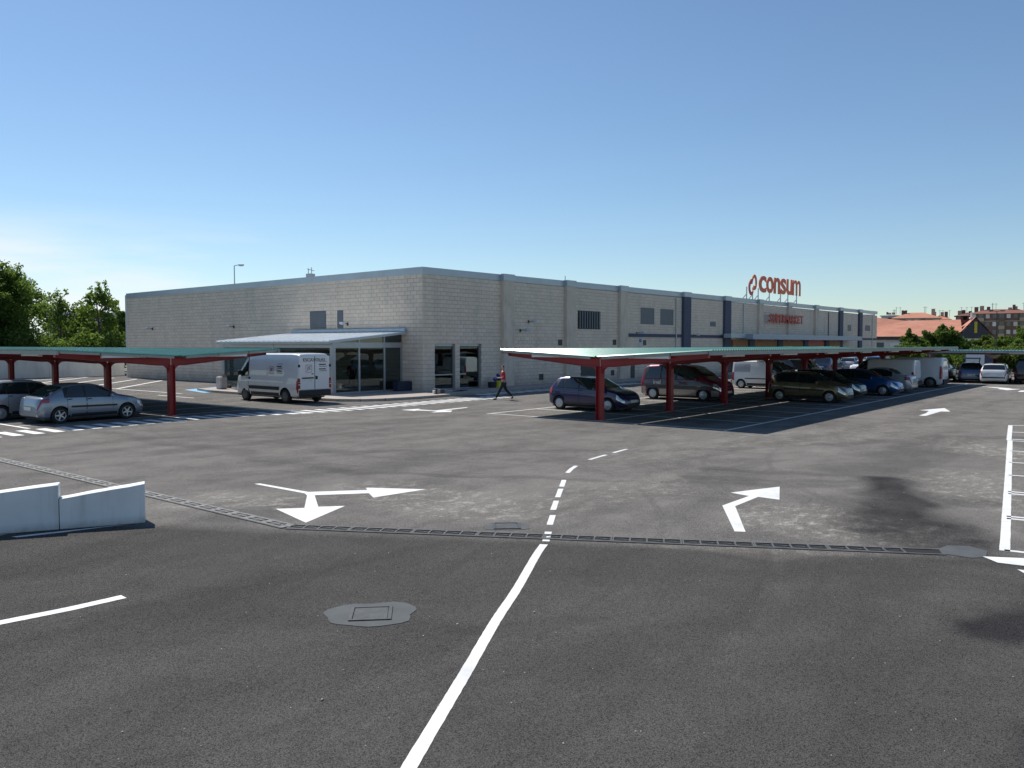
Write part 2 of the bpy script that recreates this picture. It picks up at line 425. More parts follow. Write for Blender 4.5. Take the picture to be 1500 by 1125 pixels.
LEAFD = make_leaf('leaf_dark_green', (.05, .10, .02), (.125, .19, .045))
LEAFY = make_leaf('leaf_yellow_green', (.07, .11, .018), (.15, .18, .04))

# ------------------------------------------------------------------ helpers
def link(name, me, mat=None, parent=None, loc=None, rot=None):
    o = bpy.data.objects.new(name, me)
    col.objects.link(o)
    if mat is not None and me is not None and not me.materials:
        for mm in (mat if isinstance(mat, (list, tuple)) else [mat]): me.materials.append(mm)
    if parent is not None: o.parent = parent
    if loc is not None: o.location = loc
    if rot is not None: o.rotation_euler = rot
    return o
def tag(o, label=None, cat=None, group=None, kind=None):
    if label: o['label'] = label
    if cat: o['category'] = cat
    if group: o['group'] = group
    if kind: o['kind'] = kind
    return o
def empty(name, loc=(0, 0, 0), rz=0., label=None, cat=None, group=None, kind=None):
    o = bpy.data.objects.new(name, None)
    col.objects.link(o)
    o.location = loc; o.rotation_euler = (0, 0, rz)
    o.empty_display_size = .3
    return tag(o, label, cat, group, kind)
class MB:
    """collects shapes for ONE mesh"""
    def __init__(s): s.v = []; s.f = []
    def add(s, vs, fs):
        n = len(s.v); s.v += [tuple(v) for v in vs]; s.f += [tuple(i + n for i in f) for f in fs]; return s
    def box(s, x0, x1, y0, y1, z0, z1, M=None):
        vs = [Vector(p) for p in ((x0, y0, z0), (x1, y0, z0), (x1, y1, z0), (x0, y1, z0), (x0, y0, z1), (x1, y0, z1), (x1, y1, z1), (x0, y1, z1))]
        if M is not None: vs = [M @ v for v in vs]
        return s.add(vs, [(0, 3, 2, 1), (4, 5, 6, 7), (0, 1, 5, 4), (1, 2, 6, 5), (2, 3, 7, 6), (3, 0, 4, 7)])
    def bar(s, a, b, w, h=None, up=(0, 0, 1)):
        """square bar from a to b"""
        a = Vector(a); b = Vector(b); h = h or w
        d = (b - a).normalized(); u = Vector(up)
        if abs(d.dot(u)) > .98: u = Vector((1, 0, 0))
        sd = d.cross(u).normalized() * w / 2; uu = sd.cross(d).normalized() * h / 2
        vs = [a - sd - uu, a + sd - uu, a + sd + uu, a - sd + uu, b - sd - uu, b + sd - uu, b + sd + uu, b - sd + uu]
        return s.add(vs, [(0, 1, 2, 3), (7, 6, 5, 4), (0, 4, 5, 1), (1, 5, 6, 2), (2, 6, 7, 3), (3, 7, 4, 0)])
    def tube(s, pts, rad, n=8, cap=True):
        pts = [Vector(p) for p in pts]
        rr = rad if isinstance(rad, (list, tuple)) else [rad] * len(pts)
        rings = []
        for i, p in enumerate(pts):
            d = (pts[min(i + 1, len(pts) - 1)] - pts[max(i - 1, 0)]).normalized()
            u = Vector((0, 0, 1)) if abs(d.z) < .95 else Vector((1, 0, 0))
            a = d.cross(u).normalized(); c = a.cross(d)
            rings.append([p + (a * math.cos(t) + c * math.sin(t)) * rr[i] for t in [2 * PI * k / n for k in range(n)]])
        vs = [v for r_ in rings for v in r_]; fs = []
        for i in range(len(rings) - 1):
            for k in range(n):
                a = i * n + k; b = i * n + (k + 1) % n
                fs.append((a, b, b + n, a + n))
        if cap:
            fs.append(tuple(range(n - 1, -1, -1))); fs.append(tuple(range((len(rings) - 1) * n, len(rings) * n)))
        return s.add(vs, fs)
    def prism(s, poly, z0, z1, M=None):
        n = len(poly)
        vs = [Vector((x, y, z0)) for x, y in poly] + [Vector((x, y, z1)) for x, y in poly]
        if M is not None: vs = [M @ v for v in vs]
        fs = [tuple(range(n - 1, -1, -1)), tuple(range(n, 2 * n))] + [(i, (i + 1) % n, (i + 1) % n + n, i + n) for i in range(n)]
        return s.add(vs, fs)
    def lathe(s, prof, n=24, M=None):
        """prof (axial, radius) about the y axis"""
        vs = []; fs = []
        for a, r_ in prof:
            for k in range(n):
                t = 2 * PI * k / n
                v = Vector((r_ * math.cos(t), a, r_ * math.sin(t)))
                vs.append(M @ v if M is not None else v)
        for i in range(len(prof) - 1):
            for k in range(n):
                a = i * n + k; b = i * n + (k + 1) % n
                fs.append((a, b, b + n, a + n))
        return s.add(vs, fs)
    def mesh(s, name, smooth=False):
        me = bpy.data.meshes.new(name)
        me.from_pydata(s.v, [], s.f); me.update()
        if smooth:
            me.polygons.foreach_set('use_smooth', [True] * len(me.polygons))
            try: me.set_sharp_from_angle(angle=R(38))
            except Exception: pass
        return me
    def build(s, name, mat, parent=None, loc=None, rot=None, smooth=False):
        return link(name, s.mesh(name, smooth), mat, parent, loc, rot)
def bevel(o, w=.01, seg=2):
    m = o.modifiers.new('bevel', 'BEVEL'); m.width = w; m.segments = seg; m.limit_method = 'ANGLE'; m.angle_limit = R(40)
    return o
def fixn(me):
    bm = bmesh.new(); bm.from_mesh(me); bmesh.ops.recalc_face_normals(bm, faces=bm.faces); bm.to_mesh(me); bm.free()
def letter_mesh(ch, w, h, depth, offset=0., fit=True, name='letter'):
    """a glyph of the built-in font, extruded, scaled to w x h, lying in local x-z with its face towards -y"""
    cu = bpy.data.curves.new('glyph', 'FONT')
    cu.body = ch; cu.extrude = .05; cu.offset = offset; cu.resolution_u = 4
    ob = bpy.data.objects.new('glyph', cu); col.objects.link(ob)
    bpy.context.view_layer.update()
    me = bpy.data.meshes.new_from_object(ob.evaluated_get(bpy.context.evaluated_depsgraph_get()))
    bpy.data.objects.remove(ob); bpy.data.curves.remove(cu)
    xs = [v.co.x for v in me.vertices]; ys = [v.co.y for v in me.vertices]
    sx = w / (max(xs) - min(xs)); sy = h / (max(ys) - min(ys))
    if not fit: sx = sy
    x0, y0 = min(xs), min(ys)
    for v in me.vertices:
        v.co = Vector(((v.co.x - x0) * sx, -v.co.z / .05 * depth / 2, (v.co.y - y0) * sy))
    me.name = name
    return me
# ------------------------------------------------------------------ ground
def sheet(name, poly, z, mat, parent=None, kind='structure'):
    n = len(poly)
    me = bpy.data.meshes.new(name)
    me.from_pydata([(x, y, z) for x, y in poly], [], [tuple(range(n))])
    me.update()
    if me.polygons[0].normal.z < 0: me.flip_normals()
    o = link(name, me, mat, parent)
    if kind and parent is None: o['kind'] = kind
    return o
TERRAIN = simple('dry_ground', (.20, .17, .12), .95, var=.25, scale=.05)
sheet('terrain', [(-1500, -1500), (1500, -1500), (1500, 1500), (-1500, 1500)], -.03, TERRAIN)
sheet('asphalt_ground', [(-70, -90), (165, -90), (165, 75.8), (-70, 75.8)], 0, ASPHALT)
ZP = .004
def stripe(pts, w, name='road_marking', mat=ROADPAINT, z=ZP, parent=None):
    """a painted line of width w along pts (left and right edges computed)"""
    Lf, Rt = [], []
    near = min(Vector(p).length for p in pts) < 16 and w > .09
    if near:                                   # hand-laid paint: the edges wander by a few millimetres
        fine = []
        for a, b in zip(pts, pts[1:]):
            a = Vector(a); b = Vector(b); n = max(1, min(60, int((b - a).length / .05)))
            fine += [a.lerp(b, k / n) for k in range(n)]
        pts = fine + [Vector(pts[-1])]
    for i, p in enumerate(pts):
        a = Vector(pts[max(i - 1, 0)]); b = Vector(pts[min(i + 1, len(pts) - 1)])
        d = (b - a).normalized(); n = Vector((-d.y, d.x)) * w / 2; p = Vector(p); j = .035 if near else 0
        Lf.append(p + n * (1 + random.uniform(-j, j))); Rt.append(p - n * (1 + random.uniform(-j, j)))
    vs = [(v.x, v.y, z) for v in Lf + Rt]; k = len(pts)
    fs = [(i, k + i, k + i + 1, i + 1) for i in range(k - 1)]
    me = bpy.data.meshes.new(name); me.from_pydata(vs, [], fs); me.update()
    o = link(name, me, mat, parent)
    if parent is None: o['kind'] = 'structure'
    return o
def smooth_line(pts, n=6):
    out = []
    P = [Vector(p) for p in pts]
    for i in range(len(P) - 1):
        p0 = P[max(i - 1, 0)]; p1 = P[i]; p2 = P[i + 1]; p3 = P[min(i + 2, len(P) - 1)]
        for k in range(n):
            t = k / n
            out.append(.5 * ((2 * p1) + (-p0 + p2) * t + (2 * p0 - 5 * p1 + 4 * p2 - p3) * t * t + (-p0 + 3 * p1 - 3 * p2 + p3) * t ** 3))
    out.append(P[-1]); return out
# solid lane line running away from the camera, then its dashes
stripe(smooth_line([(1.2, 2.45), (2.4, 3.17), (3.725, 3.91), (5.155, 4.69), (6.32, 5.335), (7.34, 5.865), (8.625, 6.575), (9.21, 6.875)]), .112)
stripe(smooth_line([(9.37, 6.96), (9.88, 7.29)]), .105)
for a, b in (((9.50, 7.045), (9.98, 7.36)),):
    pass
for pts in ([(10.28, 7.56), (10.9, 7.95)], [(11.25, 8.2), (11.95, 8.64)], [(12.24, 8.82), (13.0, 9.29)],
            [(13.21, 9.42), (13.9, 9.85), ] , [(14.72, 10.34), (15.25, 10.6), (15.7, 10.78)],
            [(16.75, 11.11), (17.25, 11.19), (17.75, 11.26)], [(18.22, 11.33), (18.65, 11.39), (19.08, 11.44)]):
    stripe(pts, .10)
stripe([(2.2, 9.27), (3.09, 9.245), (3.72, 9.15), (4.3, 9.12)], .15)
def arrow(poly, name='painted_arrow'):
    return sheet(name, poly, ZP, ROADPAINT)
arrow([(9.52, 14.48), (9.63, 14.42), (9.66, 12.86), (10.52, 12.16), (10.66, 12.36), (11.29, 11.31), (10.06, 11.46), (10.30, 11.86),
       (9.52, 12.50), (8.88, 11.56), (9.22, 11.25), (7.95, 10.67), (8.30, 11.98), (8.66, 11.66), (9.41, 12.58), (9.52, 12.8)])
arrow([(11.76, 4.96), (11.68, 5.1), (13.43, 6.10), (14.60, 6.10), (14.71, 6.52), (15.95, 6.03), (14.60, 5.52), (14.62, 5.93), (13.52, 5.9)])
arrow([(35.37, 7.79), (35.45, 7.55), (38.2, 7.56), (38.3, 7.22), (40.3, 7.84), (38.3, 8.42), (38.2, 8.02), (36.8, 7.84)])
arrow([(27.25, 24.7), (27.1, 24.5), (25.3, 24.22), (25.5, 23.95), (24.95, 23.5), (24.2, 23.95), (24.85, 24.2), (24.55, 25.25),
       (24.35, 24.95), (24.35, 25.9), (25.35, 25.75), (25.0, 25.5), (25.05, 24.55)])
# parking bays on the right edge, and the junction mark beside them
stripe([(12.92, 1.72), (27.95, 3.67)], .13); stripe([(27.98, 3.70), (33.2, 4.36)], .13)
for x, y in ((33.22, 4.3), (30.66, 3.98), (28.3, 3.7), (27.86, 3.6), (25.21, 3.3), (22.75, 3.0), (20.51, 2.7), (18.21, 2.4), (17.95, 2.36), (15.56, 2.06), (15.36, 2.03), (12.96, 1.73)):
    stripe([(x, y), (x + .58, y - 4.6)], .10 if x < 28 else .12)
sheet('road_marking', [(12.37, 1.90), (12.14, 1.69), (12.2, 1.2), (12.45, 1.1), (12.73, 1.25)], ZP + .004, ROADPAINT)
sheet('road_marking', [(11.95, 1.45), (11.76, 1.33), (11.72, .9), (12.0, .9)], ZP, ROADPAINT)
# pedestrian strips: left crossing under and beside the carport, then the crossing in front of the porch
def lerp_tab(t, x):
    for (a, u), (b, v) in zip(t, t[1:]):
        if x <= b: return u + (v - u) * max(0, x - a) / (b - a)
    return t[-1][1]
cw = empty('pedestrian_crossing', (0, 0, 0), kind='structure')
x = 7.9
while x < 33.6:
    y0 = lerp_tab([(7, 27.5), (10, 27.85), (12, 28.12), (17, 28.58), (18, 28.4), (20.3, 27.65), (22, 27.36), (26, 27.3), (34, 27.5)], x)
    sheet('stripe', [(x, y0), (x + .33, y0), (x + .33, y0 + 1.58), (x, y0 + 1.58)], ZP, ROADPAINT, parent=cw)
    x += .642
cw2 = empty('pedestrian_crossing', (0, 0, 0), kind='structure')
x = 34.5
while x < 52:
    sheet('stripe', [(x, 29.6), (x + .5, 29.6), (x + .5, 30.9), (x, 30.9)], ZP, ROADPAINT, parent=cw2); x += .95
# carport bays
stripe([(25.2, 21.72), (64.5, 21.72)], .11); stripe([(25.2, 11.4), (66, 11.4)], .11); stripe([(25.3, 16.45), (65, 16.45)], .10, z=ZP)
x = 25.4; k = 0
while x < 66:
    stripe([(x, 11.46), (x, 16.39)], .10); stripe([(x, 16.51), (x, 21.66)], .10)
    x += 3.1 if k == 0 else 2.62; k += 1
stripe([(20.6, 27.6), (20.75, 33), (20.8, 70)], .15); stripe([(16.7, 29.5), (16.7, 60)], .10); stripe([(11.05, 29.9), (11.0, 60)], .13)
y = 31.1; k = 0
while y < 60:
    stripe([(11.13, y), (16.64, y)], .10); stripe([(16.76, y), (20.66, y)], .10); y += 2.6
stripe([(22.85, 40.1), (22.85, 43.9)], .13); stripe([(22.85, 50), (22.85, 54)], .13)
stripe([(24.45, 44.2), (24.5, 71)], .15)
for k in range(8):
    y = 47.0 + 4.0 * k
    if k: stripe([(24.6, y + 1.4), (32.3, min(y + 10.4, 74))], .22)
sheet('blue_bay_marking', [(25.7, 44.0), (26.6, 47.8), (31.5, 50.2), (31.9, 47.6), (28.2, 46.9), (27, 44)], ZP, BLUEPAINT)
stripe([(66.6, 13.4), (61.9, 9.35)], .16)
arrow([(62.1, 9.2), (61.6, 9.5), (60.5, 8.6), (59.7, 8.6), (58.3, 7.9), (60.4, 7.4), (60.4, 7.9), (61.2, 8.2)])
stripe([(58.7, 7.05), (56.8, 7.0)], .3)

# manholes and covers
LIDM = simple('dull_lid', (.06, .066, .07), .7, .2, var=.3, scale=8, bmp=.4)
def cover(cx, cy, a, size, ring, label):
    t = empty('manhole', (cx, cy, 0), a, label, 'manhole cover')
    pts = []
    for k in range(28):
        th = 2 * PI * k / 28; rr = ring * (1 + .07 * math.sin(3 * th + cx) + .04 * math.sin(7 * th))
        c, s = math.cos(th), math.sin(th)
        e = (abs(c) ** 3 + abs(s) ** 3) ** (-1 / 3)
        pts.append((rr * e * c, rr * e * s * .8))
    MB().prism(pts, .001, .006).build('concrete_collar', GREYCONC, t)
    f = MB(); h = size / 2
    for b in ((-h, h, -h, -h + .035), (-h, h, h - .035, h), (-h, -h + .035, -h + .035, h - .035), (h - .035, h, -h + .035, h - .035)): f.box(*b, .006, .018)
    f.build('frame', IRON, t)
    MB().box(-h + .045, h - .045, -h + .045, h - .045, .006, .014).build('lid', LIDM, t)
    return t
cover(5.66, 6.50, R(-45), .44, .46, 'square iron manhole cover set in a grey concrete patch, nearest the camera')
cover(9.77, 8.02, R(-47), .42, .34, 'small square cover with a pale metal frame just beyond the drain')
t = sheet('concrete_patch', [(12.45, 2.45), (12.2, 2.36), (12.2, 2.0), (12.36, 1.86), (12.75, 1.9), (12.9, 2.15), (12.75, 2.4)], .006, GREYCONC, kind=None)
tag(t, 'smooth grey concrete patch at the right end of the drain', 'patch')

# drain of steel grates: a straight run with slotted grates and a run along the lane with holed grates
DR_A = (7.60, 10.62); DR_B = (12.28, 2.37); DR_C = (7.60, 26.5)
GRATEL = simple('pale_grate', (.15, .147, .14), .6, .3, var=.3, scale=7, bmp=.3)
DRAINEDGE = simple('drain_edge', (.115, .112, .105), .9, var=.35, scale=5, bmp=.4)
def drain(label, a, b, unit, holed):
    a = Vector((*a, 0)); b = Vector((*b, 0)); Ln = (b - a).length; ang = math.atan2(b.y - a.y, b.x - a.x)
    t = empty('drain_channel', a, ang, label, 'drain')
    MB().box(0, Ln, -.125, .125, .0012, .0035).build('channel_shade', BLACK, t)  # flat black sheet paints in the shade of the channel under the grates
    e = MB(); e.box(0, Ln, -.155, -.125, .001, .014); e.box(0, Ln, .125, .155, .001, .014); e.build('channel_edge', DRAINEDGE, t)
    g = MB(); z0, z1 = .0045, .016
    if holed:
        g.box(.004, unit - .004, -.122, -.085, z0, z1); g.box(.004, unit - .004, .085, .122, z0, z1); g.box(.004, unit - .004, -.012, .012, z0, z1)
        g.box(.004, .03, -.085, -.012, z0, z1); g.box(.004, .03, .012, .085, z0, z1)
        for s in (-1, 1):
            y0, y1 = (.012, .085) if s > 0 else (-.085, -.012)
            g.box(.03, unit * .33, y0, y1, z0, z1 - .004)
            g.box(unit * .33 + .055, unit * .33 + .075, y0, y1, z0, z1)
            g.box(unit * .33 + .13, unit * .33 + .15, y0, y1, z0, z1)
            for q in range(4): 
                xx = unit * .33 + .17 + q * .035
                if xx < unit - .03: g.box(xx, xx + .016, y0, y1, z0, z1 - .003)
    else:
        g.box(.004, unit - .004, -.122, -.104, z0, z1); g.box(.004, unit - .004, .104, .122, z0, z1)
        for q in range(5):
            xx = .004 + q * (unit - .03) / 4
            g.box(xx, xx + .02, -.104, .104, z0, z1)
        for q in range(4):
            xa = .03 + q * (unit - .03) / 4; xb = xa + (unit - .03) / 4 - .03
            g.bar((xa, -.07, .008), (xb, .01, .008), .014, .006); g.bar((xa, .07, .008), (xb, -.01, .008), .014, .006)
    me = g.mesh('grate'); k = 0; x = 0
    while x + unit <= Ln + .01:
        link('grate', me, GRATE if not holed else GRATEL, t, (x, 0, 0), (0, 0, random.uniform(-.003, .003))); x += unit; k += 1
    return t
drain('straight steel drain of slotted grates crossing the solid white line', DR_A, DR_B, 1.0, False)
drain('steel drain of grates with square holes running past the white barrier to the left', DR_A, DR_C, .5, True)

# white barrier: two stepped wall lengths
def barrier(p_left, p_right, hl, hr, th, label):
    a = Vector((*p_left, 0)); b = Vector((*p_right, 0)); d = (b - a); Ln = d.length; ang = math.atan2(d.y, d.x)
    m = MB(); n = 10; vs = []; rnd = random.Random(int(hl * 1000))
    for i in range(n + 1):
        s = i / n; h = hl + (hr - hl) * s + (rnd.uniform(-.006, .004) if 0 < i < n else 0)
        vs += [(s * Ln, 0, 0), (s * Ln, th, 0), (s * Ln, th, h - rnd.uniform(0, .008)), (s * Ln, 0, h - .004)]
    fs = []
    for i in range(n):
        q = i * 4
        for j in range(4): fs.append((q + j, q + (j + 1) % 4, q + 4 + (j + 1) % 4, q + 4 + j))
    fs.append((0, 3, 2, 1)); q = n * 4; fs.append((q, q + 1, q + 2, q + 3))
    m.add(vs, fs)
    me = m.mesh('barrier_wall'); fixn(me)
    o = link('barrier_wall', me, BARRIER, None, a, (0, 0, ang))
    bevel(o, .012, 2)
    return tag(o, label, 'barrier', 'white concrete barrier walls')
barrier((5.275, 13.215), (6.34, 12.66), .476, .634, .30, 'low white concrete wall sloping up to its free right end, with the smooth face')
barrier((2.0, 14.95), (5.268, 13.222), .37, .697, .30, 'taller pitted white concrete wall at the left edge of the photo')
sheet('road_marking', [(4.62, 13.28), (5.0, 13.16), (5.9, 12.84), (6.1, 12.74), (5.75, 12.86), (5.2, 12.98), (4.66, 13.16)], ZP, ROADPAINT)
sheet('road_marking', [(3.2, 14.1), (4.4, 13.62), (4.65, 13.5), (4.1, 13.5), (3.2, 13.85)], ZP, ROADPAINT)

# ------------------------------------------------------------------ supermarket
WX, WY = 33.5, 33.76
XE, YE = 126.4, 69.3
def ztop_r(x): return 7.30 + .0033 * (x - WX)
def ztop_l(y): return 7.30 - .0047 * (y - WY)
bld = empty('supermarket_building', (WX, WY, 0), 0, 'long low supermarket of pale split-face block with grey metal coping', 'supermarket')
# local frames: s along the face, n outwards
F_R = Matrix.Translation((0, 0, 0))                                         # x along +X, outwards -y
F_L = Matrix.Rotation(R(90), 4, 'Z') @ Matrix.Scale(-1, 4, (0, 1, 0))       # s -> +Y, outwards -X  (local -y is out)
holes_R = [(.95, 2.72, 0, 2.9), (3.12, 5.10, 0, 2.9), (15.77, 18.77, 3.95, 5.30), (16.2, 18.4, 0, 1.95)]
holes_L = [(8.79, 10.45, 3.87, 5.0), (7.08, 7.66, 3.9, 4.98)]
def wall_cells(Lx, z0, z1, holes):
    xs = sorted({0, Lx, *[h[0] for h in holes], *[h[1] for h in holes]}); zs = sorted({z0, z1, *[h[2] for h in holes], *[h[3] for h in holes]})
    for i in range(len(xs) - 1):
        for j in range(len(zs) - 1):
            cx = (xs[i] + xs[i + 1]) / 2; cz = (zs[j] + zs[j + 1]) / 2
            if not any(h[0] < cx < h[1] and h[2] < cz < h[3] for h in holes): yield xs[i], xs[i + 1], zs[j], zs[j + 1]
def make_wall(M, Lx, holes, ztop, name, s0=0):
    m = MB()
    for a, b, c, d in wall_cells(Lx, 0, 6.98, holes): m.box(max(a, s0), b, 0, .3, c, d, M)
    me = m.mesh(name); fixn(me)
    return link(name, me, MORTAR, bld)
wall_R = make_wall(F_R, XE - WX, holes_R, None, 'wall')
wall_L = make_wall(F_L, YE - WY, holes_L, None, 'wall', .302)
CH, CL, GAP = .238, .49, .016
def blk(l, h):
    m = MB(); d, e = .022, .008
    vs = [(0, 0, 0), (l, 0, 0), (l, 0, h), (0, 0, h), (e, -d, e), (l - e, -d, e), (l - e, -d, h - e), (e, -d, h - e)]
    return vs, [(4, 5, 6, 7), (0, 1, 5, 4), (1, 2, 6, 5), (2, 3, 7, 6), (3, 0, 4, 7)]
BVS, BFS = blk(CL - GAP, CH - GAP)
singles = 0
def blocks(M, Lx, holes, ztop, wall, n_single, corner_first):
    """block courses: the first n_single blocks per course next to the near corner are objects of their own"""
    m = MB(); ncourse = int(6.95 / CH); cache = {}
    for c in range(ncourse):
        z = c * CH + .01; s = -.0 - (CL / 2 if c % 2 else 0); k = 0
        while s < Lx - .02:
            a = max(s, 0 if corner_first else 0); b = min(s + CL - GAP, Lx); s += CL
            if b - a < .05: continue
            segs = [(a, b)]
            for h in holes:
                if h[2] < z + CH * .5 < h[3]:
                    ns = []
                    for p, q in segs:
                        if q <= h[0] or p >= h[1]: ns.append((p, q)); continue
                        if p < h[0]: ns.append((p, h[0]))
                        if q > h[1]: ns.append((h[1], q))
                    segs = ns
            for p, q in segs:
                if q - p < .04: continue
                vs, fs = blk(q - p, CH - GAP)
                jd = random.uniform(-.006, .004)
                if k < n_single:
                    key = round(q - p, 3)
                    if key not in cache:
                        mm = MB(); mm.add([M.to_3x3() @ Vector(v) for v in vs], fs); me_ = mm.mesh('block'); fixn(me_)
                        cache[key] = me_
                    loc = M @ Vector((p, jd, z))
                    link('block', cache[key], BLOCK, wall, loc)
                    k += 1
                else:
                    m.add([M @ Vector((v[0] + p, v[1] + (jd if v[1] < 0 else 0), v[2] + z)) for v in vs], fs)
    me = m.mesh('blockwork'); fixn2(me, M)
    o = link('blockwork', me, BLOCK, wall); o['kind'] = 'stuff'
def fixn2(me, M):
    # islands are open; orient by the outward axis
    out = (M.to_3x3() @ Vector((0, -1, 0)))
    big = [p for p in me.polygons if abs(p.normal.dot(out)) > .98]
    if big and big[0].normal.dot(out) < 0: me.flip_normals()
def fixn(me):
    bm = bmesh.new(); bm.from_mesh(me); bmesh.ops.recalc_face_normals(bm, faces=bm.faces); bm.to_mesh(me); bm.free()
blocks(F_R, XE - WX, holes_R, None, wall_R, 6, True)
blocks(F_L, YE - WY, holes_L, None, wall_L, 4, True)
# coping: a sloping grey metal band, drip lip below
def band(M, s0, s1, z0a, z1a, z0b, z1b, out0, out1, name, mat, parent=bld):
    m = MB()
    vs = [(s0, -out1, z0a), (s1, -out1, z0b), (s1, out0, z0b), (s0, out0, z0a), (s0, -out1, z1a), (s1, -out1, z1b), (s1, out0, z1b), (s0, out0, z1a)]
    m.add([M @ Vector(v) for v in vs], [(0, 3, 2, 1), (4, 5, 6, 7), (0, 1, 5, 4), (1, 2, 6, 5), (2, 3, 7, 6), (3, 0, 4, 7)])
    me = m.mesh(name); fixn(me); return link(name, me, mat, parent)
segs = 16
for i in range(segs):
    a = (XE - WX) / segs * i; b = (XE - WX) / segs * (i + 1) - .012
    band(F_R, a if i else -.06, b, ztop_r(WX + a) - .41, ztop_r(WX + a), ztop_r(WX + b) - .41, ztop_r(WX + b), .4, .06, 'coping', COPING)
for i in range(7):
    a = (YE - WY) / 7 * i; b = (YE - WY) / 7 * (i + 1) - .012
    band(F_L, a if i else .402, b, ztop_l(WY + a) - .41, ztop_l(WY + a), ztop_l(WY + b) - .41, ztop_l(WY + b), .4, .06, 'coping', COPING)
MB().box(.3, XE - WX - .1, .3, YE - WY - .1, 6.6, 6.75).build('roof', CONC, bld)
m = MB(); m.box(XE - WX - .3, XE - WX, .31, YE - WY, 0, 7.2); m.box(0, XE - WX - .31, YE - WY, YE - WY + .3, 0, 7.0); m.build('rear_wall', CREAM, bld)
MB().box(.3, 30, 5, 5.2, 0, 6.6).build('inner_wall', simple('dim_plaster', (.22, .22, .21), .9), bld)
MB().box(.3, XE - WX - .3, .3, 34, .0, .13).build('shop_floor', CONC, bld)
# piers
def pier(x0, mat, w=1.1):
    h = ztop_r(x0) + .035
    MB().box(x0 - WX, x0 - WX + w, -.27, -.025, 0, h - .43).build('pier', mat, bld)
    MB().box(x0 - WX - .03, x0 - WX + w + .03, -.31, -.065, h - .428, h).build('pier_cap', COPING, bld)
PIERM = simple('pier_render', (.68, .58, .47), .9, var=.1, scale=1.1, dirt=.3)
for x0 in (40.5, 47.55, 54.8, 82.2, 90.5, 99.4): pier(x0, PIERM)
for x0 in (65.4, 73.9, 108.6, 117.1): pier(x0, BLUEPIER, 1.35)
for a, b in ((56.4, 65.38), (66.77, 73.88), (118.5, 126.3)):
    MB().box(a - WX, b - WX, -.07, -.024, 3.42, 3.70).build('painted_band', BLUEPIER, bld)
# shuttered and panelled openings on the right face
def framed(x0, x1, z0, z1, mat, name, face='R', slats=0, deep=.16, fr=.05, framemat=DARKMETAL):
    M = Matrix.Translation((-WX, -WY, 0)) if face == 'R' else None
    a, b = (x0 - WX, x1 - WX) if face == 'R' else (x0 - WY, x1 - WY)
    MM = F_R if face == 'R' else F_L
    def bx(mb, s0, s1, y0, y1, c, d): mb.box(s0, s1, y0, y1, c, d, MM)
    f = MB()
    bx(f, a, b, -.035, .05, z0, z0 + fr); bx(f, a, b, -.035, .05, z1 - fr, z1); bx(f, a, a + fr, -.035, .05, z0 + fr, z1 - fr); bx(f, b - fr, b, -.035, .05, z0 + fr, z1 - fr)
    me = f.mesh(name); fixn(me); w = link(name, me, framemat, bld)
    p = MB(); bx(p, a + fr, b - fr, -.028, .02, z0 + fr, z1 - fr); me = p.mesh('panel'); fixn(me); link('panel', me, mat, w)
    if slats:
        for i in range(slats):
            q = MB(); s = a + fr + (b - a - 2 * fr) * (i + .3) / slats
            bx(q, s, s + (b - a) / slats * .45, -.09, -.03, z0 + fr, z1 - fr); me = q.mesh('slat'); fixn(me); link('slat', me, GREYPANEL, w)
    return w
framed(49.27, 52.27, 3.95, 5.30, BLACK, 'louvred_window', slats=9)
framed(58.27, 60.51, 4.48, 5.83, GREYPANEL, 'blank_window', framemat=GREYPANEL)
framed(61.56, 63.86, 4.48, 5.83, GREYPANEL, 'blank_window', framemat=GREYPANEL)
framed(71.1, 72.3, 4.5, 4.95, GREYPANEL, 'blank_window', framemat=GREYPANEL)
framed(112.6, 114.1, 4.6, 5.4, GREYPANEL, 'blank_window', framemat=GREYPANEL)
framed(120.5, 122.9, 4.7, 5.5, GREYPANEL, 'blank_window', framemat=GREYPANEL)
framed(49.7, 51.9, 0, 1.95, DARKMETAL, 'service_door')
framed(56.75, 57.4, .1, 2.35, DARKMETAL, 'service_door')
for x0, z0 in ((46.82, 2.75), (54.05, 2.78), (58.7, 2.75), (44.6, .38), (53.8, .42), (59.3, .4)):
    framed(x0, x0 + .5, z0, z0 + .42, DARKMETAL, 'vent', fr=.04)
w = framed(58.0, 58.5, 2.95, 3.3, simple('blue_notice', (.05, .14, .4), .4), 'wall_notice', fr=.03, framemat=WHITEPL)
framed(42.55, 44.21, 3.87, 5.0, GREYPANEL, 'blank_window', face='L', framemat=GREYPANEL)
framed(40.84, 41.42, 3.9, 4.98, GREYPANEL, 'blank_window', face='L', framemat=GREYPANEL)
# rain pipes
for x0 in (64.3, 78.6, 104.6, 123.8):
    MB().tube([(x0 - WX, -.10, .1), (x0 - WX, -.10, 6.85)], .05).build('rain_pipe', COPING if x0 != 104.6 else BLUEPIER, bld)
